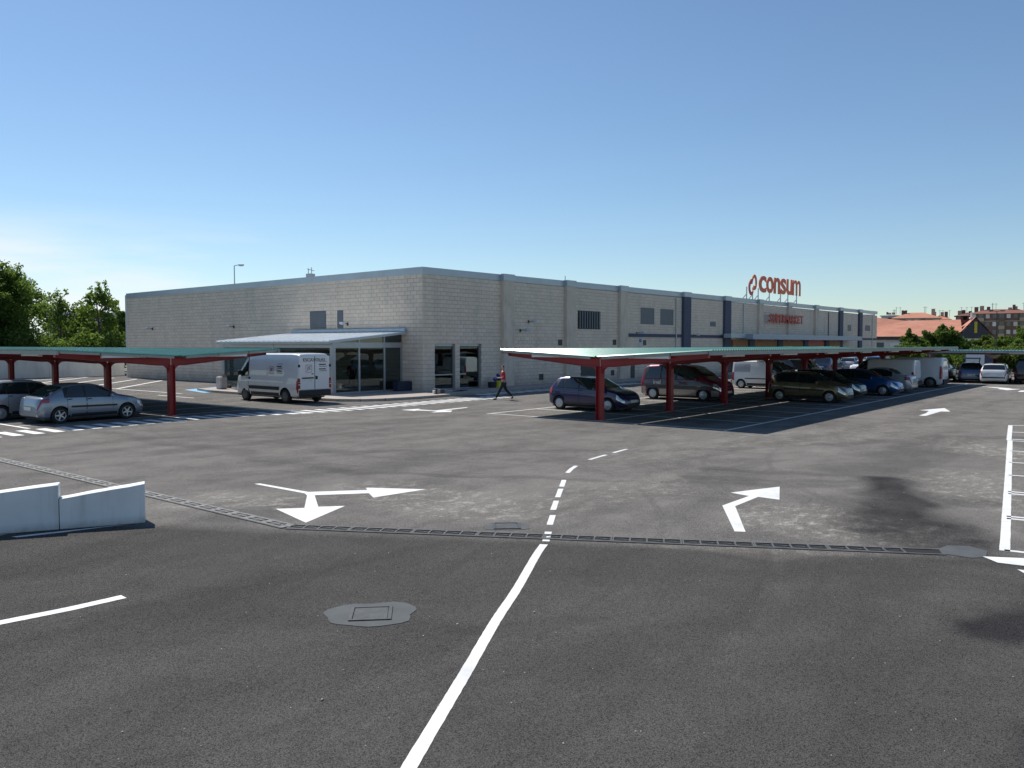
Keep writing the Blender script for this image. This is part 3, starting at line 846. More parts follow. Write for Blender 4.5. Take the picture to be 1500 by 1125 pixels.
# two shop windows beside the corner: recessed glass, frames, rail, centre post
def shop_window(a, b, z1, brown):
    f = MB(); fr = .06; y0, y1 = .12, .2
    f.box(a, b, y0, y1, .131, .131 + fr); f.box(a, b, y0, y1, z1 - .18, z1); f.box(a, a + fr, y0, y1, .131 + fr, z1 - .18); f.box(b - fr, b, y0, y1, .131 + fr, z1 - .18)
    f.box(a + fr, b - fr if not brown else a + (b - a) * .36, y0 + .01, y1 - .01, .98, 1.06)
    w = f.build('shop_window', ALU, bld)
    MB().box(a + fr, b - fr, .155, .165, .131 + fr, z1 - .18).build('pane', GLASS, w)
    return w
shop_window(.95, 2.72, 2.9, False); shop_window(3.12, 5.10, 2.9, True)
MB().box(3.9, 5.0, 1.4, 1.5, .14, 1.6).build('inner_board', simple('brown_board', (.13, .06, .05), .8), bld)
# trestles and ladder standing inside
def things_inside():
    t = empty('trestle', (35.25, 34.75, .13), 0, 'crossed metal trestle legs standing behind the left corner shop window', 'trestle')
    m = MB(); m.bar((-.55, 0, 0), (.45, .15, 1.95), .035); m.build('leg', ALU, t)
    m = MB(); m.bar((.5, 0, 0), (-.4, .15, 2.1), .035); m.build('leg', ALU, t)
    m = MB(); m.bar((-.6, -.03, 1.5), (.5, -.03, 1.5), .035); m.build('rail', ALU, t)
    t = empty('stepladder', (38.0, 34.85, .13), 0, 'open pale stepladder behind the right corner shop window', 'ladder')
    m = MB(); m.bar((-.38, 0, 0), (-.02, .1, 1.55), .04); m.bar((-.38, .45, 0), (-.02, .45, 1.55), .04)
    for k in range(5): m.bar((-.38 + .072 * (k + .5), 0, 1.55 * (k + .5) / 5), (-.38 + .072 * (k + .5), .45, 1.55 * (k + .5) / 5), .03)
    m.build('ladder_side', BRICKL, t)
    m = MB(); m.bar((.42, 0, 0), (.03, .1, 1.5), .035); m.bar((.42, .45, 0), (.03, .45, 1.5), .035); m.build('support_side', BRICKL, t)
    o = MB().box(-.5, .5, -.3, .3, 0, .55).build('crate', BRICKL, None, (35.3, 35.5, .13)); bevel(o, .02); tag(o, 'pale wooden crate on the floor behind the left corner shop window', 'crate')
things_inside()
# floodlights
def flood(loc, az, big, label):
    t = empty('floodlight', loc, az, label, 'floodlight', 'floodlights on the supermarket walls')
    s = 1.35 if big else 1
    m = MB(); m.bar((0, 0, 0), (0, -.28 * s, .05), .04); m.box(-.06, .06, -.03, 0, -.1, .1); m.build('bracket', DARKMETAL, t)
    m = MB(); M = Matrix.Translation((0, -.45 * s, .05)) @ Matrix.Rotation(R(-18), 4, 'X')
    m.prism([(-.17 * s, -.1 * s), (.17 * s, -.1 * s), (.2 * s, .1 * s), (-.2 * s, .1 * s)], -.05 * s, .05 * s, M @ Matrix.Rotation(R(0), 4, 'X'))
    o = m.build('lamp_head', COPING, t); bevel(o, .02)
    m = MB(); m.box(-.14 * s, .14 * s, -.08 * s, .08 * s, -.065 * s, -.052 * s, M); m.build('lens', WHITEPL, t)
for y_, lb in ((64.9, 'small floodlight far along the left wall, nearest its end'), (53.1, 'floodlight midway on the left wall above the green carport roof'), (40.4, 'floodlight beside the narrow blank window above the porch roof')):
    flood((33.46, y_, 4.1), R(-90), False, lb)
flood((42.5, 33.72, 3.75), 0, True, 'large dark floodlight right of the first pier, the lower of two')
flood((43.4, 33.72, 4.35), 0, False, 'small floodlight right of the first pier, the upper of two')
flood((56.9, 33.3, 3.72), 0, True, 'dark floodlight on the third pier where the blue band starts')
flood((66.9, 33.3, 3.62), 0, False, 'floodlight on the near blue pier at band height')
# roof: extractor, mast
t = empty('roof_ventilator', (40, 52.7, 6.75), 0, 'small metal ventilator box with rods standing on the roof', 'roof vent')
MB().box(-.25, .25, -.25, .25, 0, 1.6).build('housing', ALU, t)
m = MB(); m.tube([(-.2, 0, 1.6), (-.2, 0, 2.0)], .03, 6); m.tube([(.1, 0, 1.6), (.1, 0, 2.1)], .03, 6); m.tube([(-.3, 0, 1.95), (.35, 0, 1.85)], .025, 6); m.build('rods', ALU, t)
def mast(x, y, z, h, label):
    m = MB(); m.tube([(0, 0, 0), (0, 0, h)], .03, 6); m.box(-.08, .08, -.08, .08, 0, .05); o = m.build('roof_mast', ALU, None, (x, y, z)); tag(o, label, 'mast')
mast(47.9, 33.9, 7.36, .35, 'short rod on the coping above the second pier')
# ---- entrance canopy, shopfront under it
ec = bld
MB().box(76.8 - WX, 112.8 - WX, -1.85, -.48, 3.32, 3.84).build('entrance_canopy', simple('canopy_fascia', (.36, .42, .50), .4, .2, var=.06), bld)
MB().box(73.2 - WX, 76.79 - WX, -1.2, -.45, 3.45, 3.84).build('entrance_canopy', COPING, bld)
for i, (a, b) in enumerate(((75.6, 79.2), (80.6, 87.0), (88.4, 95.0), (96.4, 102.5), (103.9, 108.5))):
    w = MB().box(a - WX, b - WX, -.34, -.03, .1, 3.25).build('shopfront', WOODORANGE if i != 3 else DEEPRED, bld)
    n = max(2, int((b - a) / 1.5))
    for k in range(n):
        q0 = a + (b - a) * k / n + .12; q1 = a + (b - a) * (k + 1) / n - .12
        MB().box(q0 - WX, q1 - WX, -.37, -.345, .3, 2.6).build('pane', CARGLASS, w)
for a in (79.25, 87.05, 95.05, 102.55): MB().box(a - WX, a + 1.3 - WX, -.5, -.03, 0, 3.3).build('shopfront_column', BLUEPIER, bld)

# ---- signs
def sign_letters():
    t = empty('rooftop_sign', (78.9, 33.62, 7.44), 0, 'large orange rooftop letters reading consum with a red and orange swirl emblem', 'sign')
    spans = [('c', 82.0, 84.25), ('o', 84.0, 86.2), ('n', 86.05, 88.1), ('s', 87.95, 89.85), ('u', 89.75, 91.75), ('m', 91.6, 94.5)]
    for ch, a, b in spans:
        me = letter_mesh(ch, (b - a) * .86, 1.74, .08, offset=.022 if ch != 'm' else .008, name='letter')
        o = link('letter', me, SIGNORANGE, t, (a - 78.9, -.1, .78 + (a - 82) * .012))
        me.materials.append(SIGNSIDE)
        for p in me.polygons:
            if abs(p.normal.y) < .5: p.material_index = 1
    # emblem: two interlocking hooks
    def hook(c, r, a0, a1, th, mat, yoff):
        n = 26; vs = []; fs = []
        for i in range(n + 1):
            a = a0 + (a1 - a0) * i / n
            w = th * (1.0 - .45 * (i / n) ** 2)
            for rr in (r - w / 2, r + w / 2):
                for yy in (-.045, .045): vs.append((c[0] + rr * math.cos(a) * .78, yy + yoff, c[1] + rr * math.sin(a)))
        for i in range(n):
            q = i * 4
            fs += [(q, q + 2, q + 6, q + 4), (q + 1, q + 5, q + 7, q + 3), (q, q + 4, q + 5, q + 1), (q + 2, q + 3, q + 7, q + 6)]
        fs += [(0, 1, 3, 2), (n * 4, n * 4 + 2, n * 4 + 3, n * 4 + 1)]
        me = MB().add(vs, fs).mesh('emblem_hook'); fixn(me)
        me.materials.append(mat); me.materials.append(SIGNSIDE)
        for p in me.polygons:
            if abs(p.normal.y) < .5: p.material_index = 1
        link('emblem_hook', me, None, t)
    hook((1.0, 1.15), .62, R(60), R(330), .46, SIGNRED, -.16)
    hook((2.0, 1.75), .62, R(-120), R(165), .42, SIGNORANGE, -.05)
    for px in (.35, 1.85, 3.3, 6.3, 9.5, 11.7, 14.4):
        m = MB(); m.tube([(px, .05, 0), (px, .05, 1.2)], .06, 8); m.bar((px, .05, .5), (px, .9, -.5), .07); m.build('post', ALU, t)
sign_letters()
def sign2():
    t = empty('wall_sign', (83.8, 33.3, 5.1), 0, 'dark red wall letters reading SUPERMARKET above the entrance canopy', 'sign')
    w = 10.1 / 11
    for i, ch in enumerate('SUPERMARKET'):
        me = letter_mesh(ch, w * .86, .95, .07, offset=.02, name='letter')
        link('letter', me, DEEPRED, t, (i * w, -.25, 0))
    m = MB(); m.box(0, 10.0, -.1, -.05, .2, .26); m.box(0, 10, -.1, -.05, .7, .76); m.build('rail', DARKMETAL, t)
sign2()

# ------------------------------------------------------------------ pavement and kerb
PV = [(26.9, 46.6), (26.3, 44.4), (26.15, 40), (26.05, 36), (25.95, 33.2), (26.1, 32.2), (26.7, 31.3), (27.8, 30.75), (29.5, 30.55), (32, 30.6), (35.2, 30.95), (40.7, 31.4), (51, 31.8), (75, 31.8), (100, 31.8), (126, 31.8)]
pv = sheet('pavement', PV + [(126, 33.74), (33.48, 33.74), (33.48, 46.6)], .125, PAVE)
kb = empty('kerb', (0, 0, 0), kind='structure')
def kerb_run(pts):
    P = [Vector((*p, 0)) for p in pts]
    for i in range(len(P) - 1):
        a, b = P[i], P[i + 1]; L_ = (b - a).length; n = max(1, round(L_ / 1.0)); d = (b - a) / n
        ang = math.atan2(d.y, d.x)
        for k in range(n):
            ll = d.length - .015
            o = MB().box(0, ll, -.13, .02, 0, .13 + random.uniform(-.003, .003)).build('kerbstone', KERB, kb, a + d * k, (0, 0, ang))
kerb_run(PV)
stripe([(36, 31.0), (51, 31.62), (60, 31.62)], .02, z=.002)

# ------------------------------------------------------------------ glazed porch
def porch():
    x0, x1, y0, y1 = 28.25, 33.44, 35.4, 46.2; zh = 2.98
    t = empty('glazed_porch', (x0, y0, 0), 0, 'glazed aluminium porch with a ribbed sheet roof against the left wall', 'porch')
    W, D = x1 - x0, y1 - y0
    def post(x, y, s=.14, z1=zh, zb=.126): 
        m = MB(); m.box(x, x + s, y, y + s, zb, z1); m.build('post', ALU, t)
    for x in (0, ): post(x, 0, .22)
    post(0, D - .2, .24); post(0, D / 2, .12)
    for x in (1.86, 3.74): post(x, .03, .11, zh - .3)
    post(W - .12, .03, .10)
    m = MB(); m.box(.22, W, .02, .16, 2.64, 2.94); m.build('lintel', ALU, t)
    m = MB(); m.box(0.02, .18, .22, D - .2, 2.64, 2.98); m.build('lintel', ALU, t)
    m = MB(); m.box(.22, W, .04, .12, .126, .2); m.build('sill', ALU, t)
    for a, b in ((.22, 1.86), (1.97, 3.74), (3.85, W - .12)):
        MB().box(a, b, .075, .085, .2, 2.64).build('pane', GLASS, t)
    for a, b in ((.23, D / 2), (D / 2 + .13, D - .2)):
        MB().box(.075, .085, a, b, .16, 2.64).build('pane', GLASS, t)
    # gable glass over the lintel: triangle with two small uprights
    zr = lambda x: 2.99 + .505 * x / W
    m = MB()
    vs = [(.3, .08, 2.945), (W, .08, 2.945), (W, .08, zr(W) - .03), (.3, .08, zr(.3) - .03)]
    vs += [(x, .09, z) for x, y, z in vs]
    m.add(vs, [(0, 1, 2, 3), (7, 6, 5, 4), (0, 4, 5, 1), (1, 5, 6, 2), (2, 6, 7, 3), (3, 7, 4, 0)]); m.build('pane', GLASS, t)
    for x in (1.86, 3.74):
        MB().box(x, x + .1, .03, .13, 2.94, zr(x) - .02).build('upright', ALU, t)
    # roof: ribbed sheet falling towards the car park
    m = MB(); y = -.35; xa, xb = -.45, W + .0
    za, zb = zr(xa) + .03, zr(xb) + .03
    def slab(ya, yb, h0, h1):
        vs = [(xa, ya, za + h0), (xb, ya, zb + h0), (xb, yb, zb + h0), (xa, yb, za + h0), (xa, ya, za + h1), (xb, ya, zb + h1), (xb, yb, zb + h1), (xa, yb, za + h1)]
        m.add(vs, [(0, 3, 2, 1), (4, 5, 6, 7), (0, 1, 5, 4), (1, 2, 6, 5), (2, 3, 7, 6), (3, 0, 4, 7)])
    slab(-.35, D - .1, 0, .03)
    while y < D - .15:
        slab(y + .02, y + .10, .03, .075); y += .5
    m.build('roof_sheet', SHEET, t)
    m = MB(); m.bar((W - .12, -.4, zb + .16), (W - .12, D - .3, zb + .16), .2, .17); m.build('flashing', simple('blue_grey_flashing', (.38, .46, .55), .35, .4), t)
    m = MB(); m.bar((xa, -.36, za - .02), (xb, -.36, zb - .02), .04, .12); m.build('verge_trim', COPING, t)
    m = MB(); m.bar((xa + .05, -.3, za - .06), (xa + .05, D - .12, za - .06), .08, .1); m.build('gutter', ALU, t)
    MB().box(.1, W, .2, D, .1255, .131).build('floor', PAVE, t)
porch()
# things about the porch
def small(name, mb, mat, loc, label, cat, rz=0, bv=.01):
    o = mb.build(name, mat, None, loc, (0, 0, rz)); bevel(o, bv); return tag(o, label, cat)
t = empty('cardboard_stack', (30.1, 36.3, .131), 0, 'pale packets stacked on the floor inside the porch glass', 'packets')
for i, (a, b, c, d, e) in enumerate(((-.9, .0, 0, .5, .22), (.05, .75, .05, .5, .2), (-.6, .3, .02, .45, .42))):
    o = MB().box(a, b, c, d, e - .2 if i == 2 else 0, e).build('packet', WHITEPL, t); bevel(o, .015)
small('tool_chest', MB().box(-.6, .6, -.25, .25, 0, .55), simple('dark_blue_plastic', (.02, .03, .06), .5), (33.0, 34.9, .126), 'dark blue chest on the pavement in the corner beside the porch', 'chest', R(0), .04)
t = empty('rubble_sack', (27.4, 44.9, .126), R(15), 'upright white sack of rubble on the kerb island left of the van', 'sack')
m = MB(); m.prism([(-.28, -.2), (.26, -.22), (.3, .2), (-.25, .24)], 0, .75); o = m.build('sack', simple('woven_sack', (.55, .52, .50), .8, var=.2, scale=8, bmp=.6, bscale=15), t); bevel(o, .07, 3)
m = MB(); m.box(-.3, .0, -.15, .12, .74, .86, Matrix.Rotation(.3, 4, 'Y')); m.box(.05, .3, -.1, .2, .7, .84, Matrix.Rotation(-.25, 4, 'X')); m.build('rubble', BRICKL, t)
small('brick_pile', MB().box(-.5, .5, -.15, .15, 0, .12).box(-.3, .2, -.12, .1, .12, .2), simple('orange_clay', (.45, .18, .08), .8), (28.0, 45.6, .126), 'low orange heap of clay pieces behind the white sack', 'bricks', R(20))
t = empty('tool_heap', (32.2, 31.3, .126), R(10), 'heap of tools and a red machine at the sunlit pavement edge', 'tools')
rr = random.Random(3)
for k in range(7):
    w = rr.uniform(.1, .28); x = rr.uniform(-.45, .45); y = rr.uniform(-.2, .2); h = rr.uniform(.1, .3)
    mt = rr.choice([REDCLOTH, WHITEPL, BLKPL, IRON, BRICKL])
    M = Matrix.Translation((x, y, 0)) @ Matrix.Rotation(rr.uniform(0, 3), 4, 'Z')
    o = MB().box(-w / 2, w / 2, -w / 3, w / 3, 0, h, M).build('tool', mt, t); bevel(o, .02)
m = MB(); m.bar((-.3, .1, .3), (1.3, -.05, .12), .03); m.build('pole', WHITEPL, t)
t = empty('cable', (34.3, 31.9, .126), 0, 'dark cable looped on the pavement beside the heap of tools', 'cable')
m = MB(); m.tube([(math.cos(a) * .35 + a * .05, math.sin(a) * .18, .015 + .003 * a) for a in [k * .4 for k in range(40)]], .012, 5); m.build('loops', BLACK, t)
t = empty('cleaning_set', (39.3, 33.1, .126), 0, 'yellow bucket with blue cloths and a dark tub against the wall behind the walking man', 'bucket')
m = MB(); m.tube([(.15, 0, 0), (.15, 0, .42)], [.16, .2], 14); m.build('bucket', HIVIS, t, smooth=True)
m = MB(); m.tube([(-.4, 0, 0), (-.4, 0, .35)], [.25, .28], 14); m.build('tub', BLKPL, t)
m = MB(); rr = random.Random(5)
for k in range(6):
    m.box(-.12, .12, -.1, .1, 0, .12, Matrix.Translation((.05 + rr.uniform(-.2, .25), 0, .48 + rr.uniform(0, .28))) @ Euler((rr.uniform(-1, 1), rr.uniform(-1, 1), rr.uniform(-1, 1))).to_matrix().to_4x4())
m.build('cloths', simple('blue_cloth', (.03, .06, .30), .8), t)

# ------------------------------------------------------------------ carports
def carport(loc, rz, Ln, ncol, first, label, zoff=0., pitch=5.45, endlights=True, group='red steel carports'):
    t = empty('carport', loc, rz, label, 'carport', group)
    zv, zo, hw = 2.37 + zoff, 2.62 + zoff, 4.62
    slope = (zo - zv) / (hw - .08)
    # columns and arms share meshes
    c = MB(); h = 2.02 + zoff; b = .115
    c.box(-b, b, -.12, -.105, 0, h); c.box(-b, b, .105, .12, 0, h); c.box(-.008, .008, -.105, .105, 0, h)
    c.box(-.17, .17, -.17, .17, 0, .02)
    cme = c.mesh('column')
    def arm_mesh(s):
        m = MB(); zt0 = 2.30 + zoff; zt1 = zt0 + slope * 4.3; zb0 = 2.0 + zoff; zb1 = zt1 - .15
        y0, y1 = .02, 4.35
        def plate(pts, x0, x1):
            n = len(pts); vs = [(x0, s * y, z) for y, z in pts] + [(x1, s * y, z) for y, z in pts]
            m.add(vs, [tuple(range(n - 1, -1, -1)), tuple(range(n, 2 * n))] + [(i, (i + 1) % n, (i + 1) % n + n, i + n) for i in range(n)])
        plate([(y0, zb0 + .012), (.6, zb0 + .012), (y1, zb1), (y1, zt1), (y0, zt0)], -.012, .012)
        plate([(y0, zt0), (y1, zt1), (y1, zt1 + .014), (y0, zt0 + .014)], -.09, .09)
        plate([(y0, zb0), (.6, zb0), (y1, zb1 - .012), (y1, zb1), (.6, zb0 + .012), (y0, zb0 + .012)], -.09, .09)
        plate([(y1, zb1 - .012), (y1 + .014, zb1 - .012), (y1 + .014, zt1 + .10), (y1, zt1 + .10)], -.09, .09)
        # haunch
        k = [(.12 + .26 * (1 - math.cos(a)), zb0 - .26 + .26 * math.sin(a)) for a in [PI / 2 * i / 5 for i in range(6)]]
        plate([(.12, zb0 - .26)] + k[1:] + [(.12, zb0)], -.07, .07)
        me = m.mesh('arm'); fixn(me); return me
    ams = {s: arm_mesh(s) for s in (1, -1)}
    for k in range(ncol):
        x = first + pitch * k
        if x > Ln: break
        link('column', cme, REDSTEEL, t, (x, 0, 0))
        for s in (1, -1): link('arm', ams[s], REDSTEEL, t, (x, 0, 0))
    for s in (1, -1):
        # roof sheet with ribs running down the fall
        m = MB(); ya, yb = .07, hw
        def slab(x0, x1, h0, h1):
            za = zv; zb = zo
            vs = [(x0, s * ya, za + h0), (x1, s * ya, za + h0), (x1, s * yb, zb + h0), (x0, s * yb, zb + h0), (x0, s * ya, za + h1), (x1, s * ya, za + h1), (x1, s * yb, zb + h1), (x0, s * yb, zb + h1)]
            m.add(vs, [(0, 3, 2, 1), (4, 5, 6, 7), (0, 1, 5, 4), (1, 2, 6, 5), (2, 3, 7, 6), (3, 0, 4, 7)])
        slab(0, Ln, 0, .012)
        x = .04
        while x < Ln - .2:
            P_ = [(x, .012), (x + .045, .048), (x + .085, .048), (x + .13, .012)]
            vs = [(px, s * ya, zv + hh) for px, hh in P_] + [(px, s * yb, zo + hh) for px, hh in P_]
            m.add(vs, [(0, 1, 5, 4), (1, 2, 6, 5), (2, 3, 7, 6), (0, 3, 2, 1), (4, 5, 6, 7), (0, 4, 7, 3)])
            x += .205
        me = m.mesh('roof_sheet'); fixn(me); link('roof_sheet', me, GREENROOF, t)
        # purlins
        for j, y in enumerate((.35, 1.75, 3.15, 4.48)):
            z = zv + slope * (y - .07) - .004
            MB().box(.03, Ln - .03, s * y - .03, s * y + .03, z - .07, z).build('purlin', SOFFIT, t)
        m = MB(); m.box(0, Ln, min(s * 4.52, s * 4.60), max(s * 4.52, s * 4.60), zo - .15, zo - .006); m.build('edge_beam', SOFFIT, t)
        # end flashing
        m = MB(); n_ = 3
        for j in range(n_):
            y0_, y1_ = .25 + j * 1.42, .25 + (j + 1) * 1.42 - .04
            z0_ = zv + slope * y0_; z1_ = zv + slope * y1_
            a_ = (-.0, s * y0_); 
            vs = [(.01, s * y0_, z0_ - .10), (.05, s * y0_, z0_ - .10), (.05, s * y0_, z0_ - .01), (.01, s * y0_, z0_ - .01), (.01, s * y1_, z1_ - .10), (.05, s * y1_, z1_ - .10), (.05, s * y1_, z1_ - .01), (.01, s * y1_, z1_ - .01)]
            m.add(vs, [(0, 3, 2, 1), (4, 5, 6, 7), (0, 1, 5, 4), (1, 2, 6, 5), (2, 3, 7, 6), (3, 0, 4, 7)])
        me = m.mesh('end_flashing'); fixn(me); link('end_flashing', me, SOFFIT, t)
    lm = MB(); lm.box(-.78, .78, -.06, .06, -.09, 0); lm.box(-.80, -.78, -.07, .07, -.1, .01); lm.box(.78, .80, -.07, .07, -.1, .01)
    lme = lm.mesh('light_fixture')
    for k in range(ncol - 1):
        x = first + pitch * (k + .42)
        for s in (1, -1): link('light_fixture', lme, WHITEPL, t, (x, s * 4.25, zo - .13))
    if endlights:
        for s in (1, -1):
            z = zv + slope * 2.2
            link('light_fixture', lme, WHITEPL, t, (.11, s * 2.2, z - .06), (s * math.atan(slope), 0, R(90)))
    return t
carport((25.4, 16.6, 0), 0, 40.4, 8, .33, 'long red steel carport with pale green roof in front of the right wall')
carport((16.75, 30.35, 0), R(90), 38.5, 7, .75, 'red steel carport with dark green roof over the silver hatchback on the left')
carport((72.1, 15.2, 0), R(-90), 34, 6, 4.6, 'grey-edged carport crossing behind the far row of cars on the right', zoff=-.27, endlights=False)

# loose grit and small stones on the tarmac
m = MB(); rr = random.Random(77)
for k in range(300):
    d = 4.5 + rr.random() ** 1.6 * 26; az = R(39 + rr.uniform(-34, 34)); x, y = d * math.cos(az), d * math.sin(az); w = rr.uniform(.003, .0065) if k % 40 else .011
    if x > 26 and y > 26: continue
    M = Matrix.Translation((x, y, .003)) @ Matrix.Rotation(rr.uniform(0, 6), 4, 'Z') @ Matrix.Rotation(rr.uniform(-.4, .4), 4, 'X')
    m.box(-w, w, -w * .7, w * .7, 0, w * .9, M)
o = m.build('grit', simple('pale_stone', (.5, .48, .44), .9, var=.4, scale=3)); tag(o, 'loose pale stone chips scattered over the tarmac', 'stone chips', kind='stuff')
# ------------------------------------------------------------------ vehicles
def lerp_pts(pts, x):
    if x <= pts[0][0]: return pts[0][1]
    for (a, u), (b, v) in zip(pts, pts[1:]):
        if x <= b:
            return u if b == a else u + (v - u) * (x - a) / (b - a)
    return pts[-1][1]
# profiles from tail (0) to nose (1) as fractions of length; heights as fractions of height
PROF = {
 'hatch': dict(top=[(0, .40), (.006, .52), (.018, .64), (.04, .72), (.075, .88), (.11, .955), (.2, .99), (.36, 1.0), (.50, .985), (.57, .94), (.66, .80), (.745, .68), (.80, .645), (.88, .60), (.94, .54), (.975, .47), (1, .34)],
               belt=[(0, .36), (.02, .62), (.1, .665), (.4, .64), (.7, .615), (.78, .60), (.9, .54), (1, .3)],
               ws=(.565, .725), rw=(.035, .098), side=[(.13, .215), (.225, .42), (.435, .635)], doors=[(.235, .425), (.435, .66)], head=(.905, .985), tail=(.0, .06), tailu=(3.9, 5.9), hood=(.76, .95)),
 'saloonhatch': dict(top=[(0, .42), (.006, .55), (.02, .645), (.045, .675), (.10, .73), (.17, .865), (.24, .955), (.33, .995), (.43, 1.0), (.52, .975), (.58, .93), (.66, .80), (.735, .685), (.80, .65), (.88, .60), (.94, .54), (.975, .46), (1, .34)],
               belt=[(0, .36), (.03, .62), (.12, .655), (.4, .635), (.7, .615), (.78, .60), (.9, .54), (1, .3)],
               ws=(.575, .72), rw=(.075, .225), side=[(.235, .40), (.415, .635)], doors=[(.25, .415), (.425, .66)], head=(.905, .985), tail=(.0, .085), tailu=(4.3, 5.3), hood=(.75, .95)),
 'saloon': dict(top=[(0, .42), (.006, .58), (.02, .66), (.05, .70), (.14, .71), (.18, .74), (.24, .88), (.31, .97), (.38, 1.0), (.48, .995), (.55, .95), (.64, .81), (.715, .68), (.80, .645), (.88, .60), (.94, .54), (.975, .46), (1, .34)],
               belt=[(0, .36), (.03, .63), (.15, .66), (.4, .64), (.7, .615), (.78, .60), (.9, .54), (1, .3)],
               ws=(.555, .70), rw=(.185, .295), side=[(.25, .41), (.425, .615)], doors=[(.26, .42), (.43, .65)], head=(.90, .985), tail=(.0, .075), tailu=(4.1, 5.2), hood=(.73, .95)),
 'mpv': dict(top=[(0, .38), (.004, .50), (.012, .62), (.035, .84), (.06, .94), (.1, .975), (.3, 1.0), (.55, .985), (.63, .94), (.73, .79), (.80, .655), (.86, .60), (.93, .54), (.975, .46), (1, .34)],
             belt=[(0, .36), (.02, .56), (.3, .575), (.7, .56), (.85, .54), (.94, .48), (1, .3)],
             ws=(.635, .785), rw=(.014, .05), side=[(.07, .26), (.28, .45), (.47, .70)], doors=[(.28, .47), (.48, .70)], head=(.90, .985), tail=(.0, .03), tailu=(3.6, 5.6), hood=(.81, .95)),
 'van': dict(top=[(0, .38), (.002, .6), (.005, .85), (.012, .955), (.03, .985), (.12, 1.0), (.60, 1.0), (.66, .985), (.72, .93), (.82, .70), (.865, .60), (.93, .545), (.975, .46), (1, .34)],
             belt=[(0, .36), (.01, .55), (.7, .55), (.84, .53), (.94, .47), (1, .3)],
             ws=(.70, .83), rw=None, side=[(.66, .80)], doors=[(.655, .83)], head=(.91, .985), tail=(.0, .03), tailu=(2.6, 5.2), hood=(.86, .95)),
 'bigvan': dict(top=[(0, .25), (.001, .55), (.003, .93), (.008, .978), (.03, .99), (.1, 1.0), (.68, .995), (.74, .975), (.79, .92), (.895, .655), (.93, .575), (.965, .50), (.985, .42), (1, .30)],
             belt=[(0, .24), (.01, .52), (.7, .53), (.88, .50), (.95, .45), (1, .28)],
             ws=(.79, .895), rw=None, side=[(.755, .872)], doors=[(.745, .90)], head=(.93, .985), tail=(.0, .012), tailu=(2.35, 4.35), hood=(.90, .97)),
 'suv': dict(top=[(0, .40), (.004, .55), (.012, .66), (.03, .88), (.05, .955), (.1, .99), (.5, 1.0), (.57, .97), (.64, .80), (.70, .70), (.9, .64), (.96, .56), (1, .38)],
             belt=[(0, .38), (.02, .60), (.3, .61), (.7, .60), (.94, .55), (1, .35)],
             ws=(.575, .68), rw=(.014, .042), side=[(.06, .22), (.24, .42), (.44, .62)], doors=[(.23, .43), (.44, .66)], head=(.92, .985), tail=(.0, .03), tailu=(3.6, 4.9), hood=(.72, .94)),
}
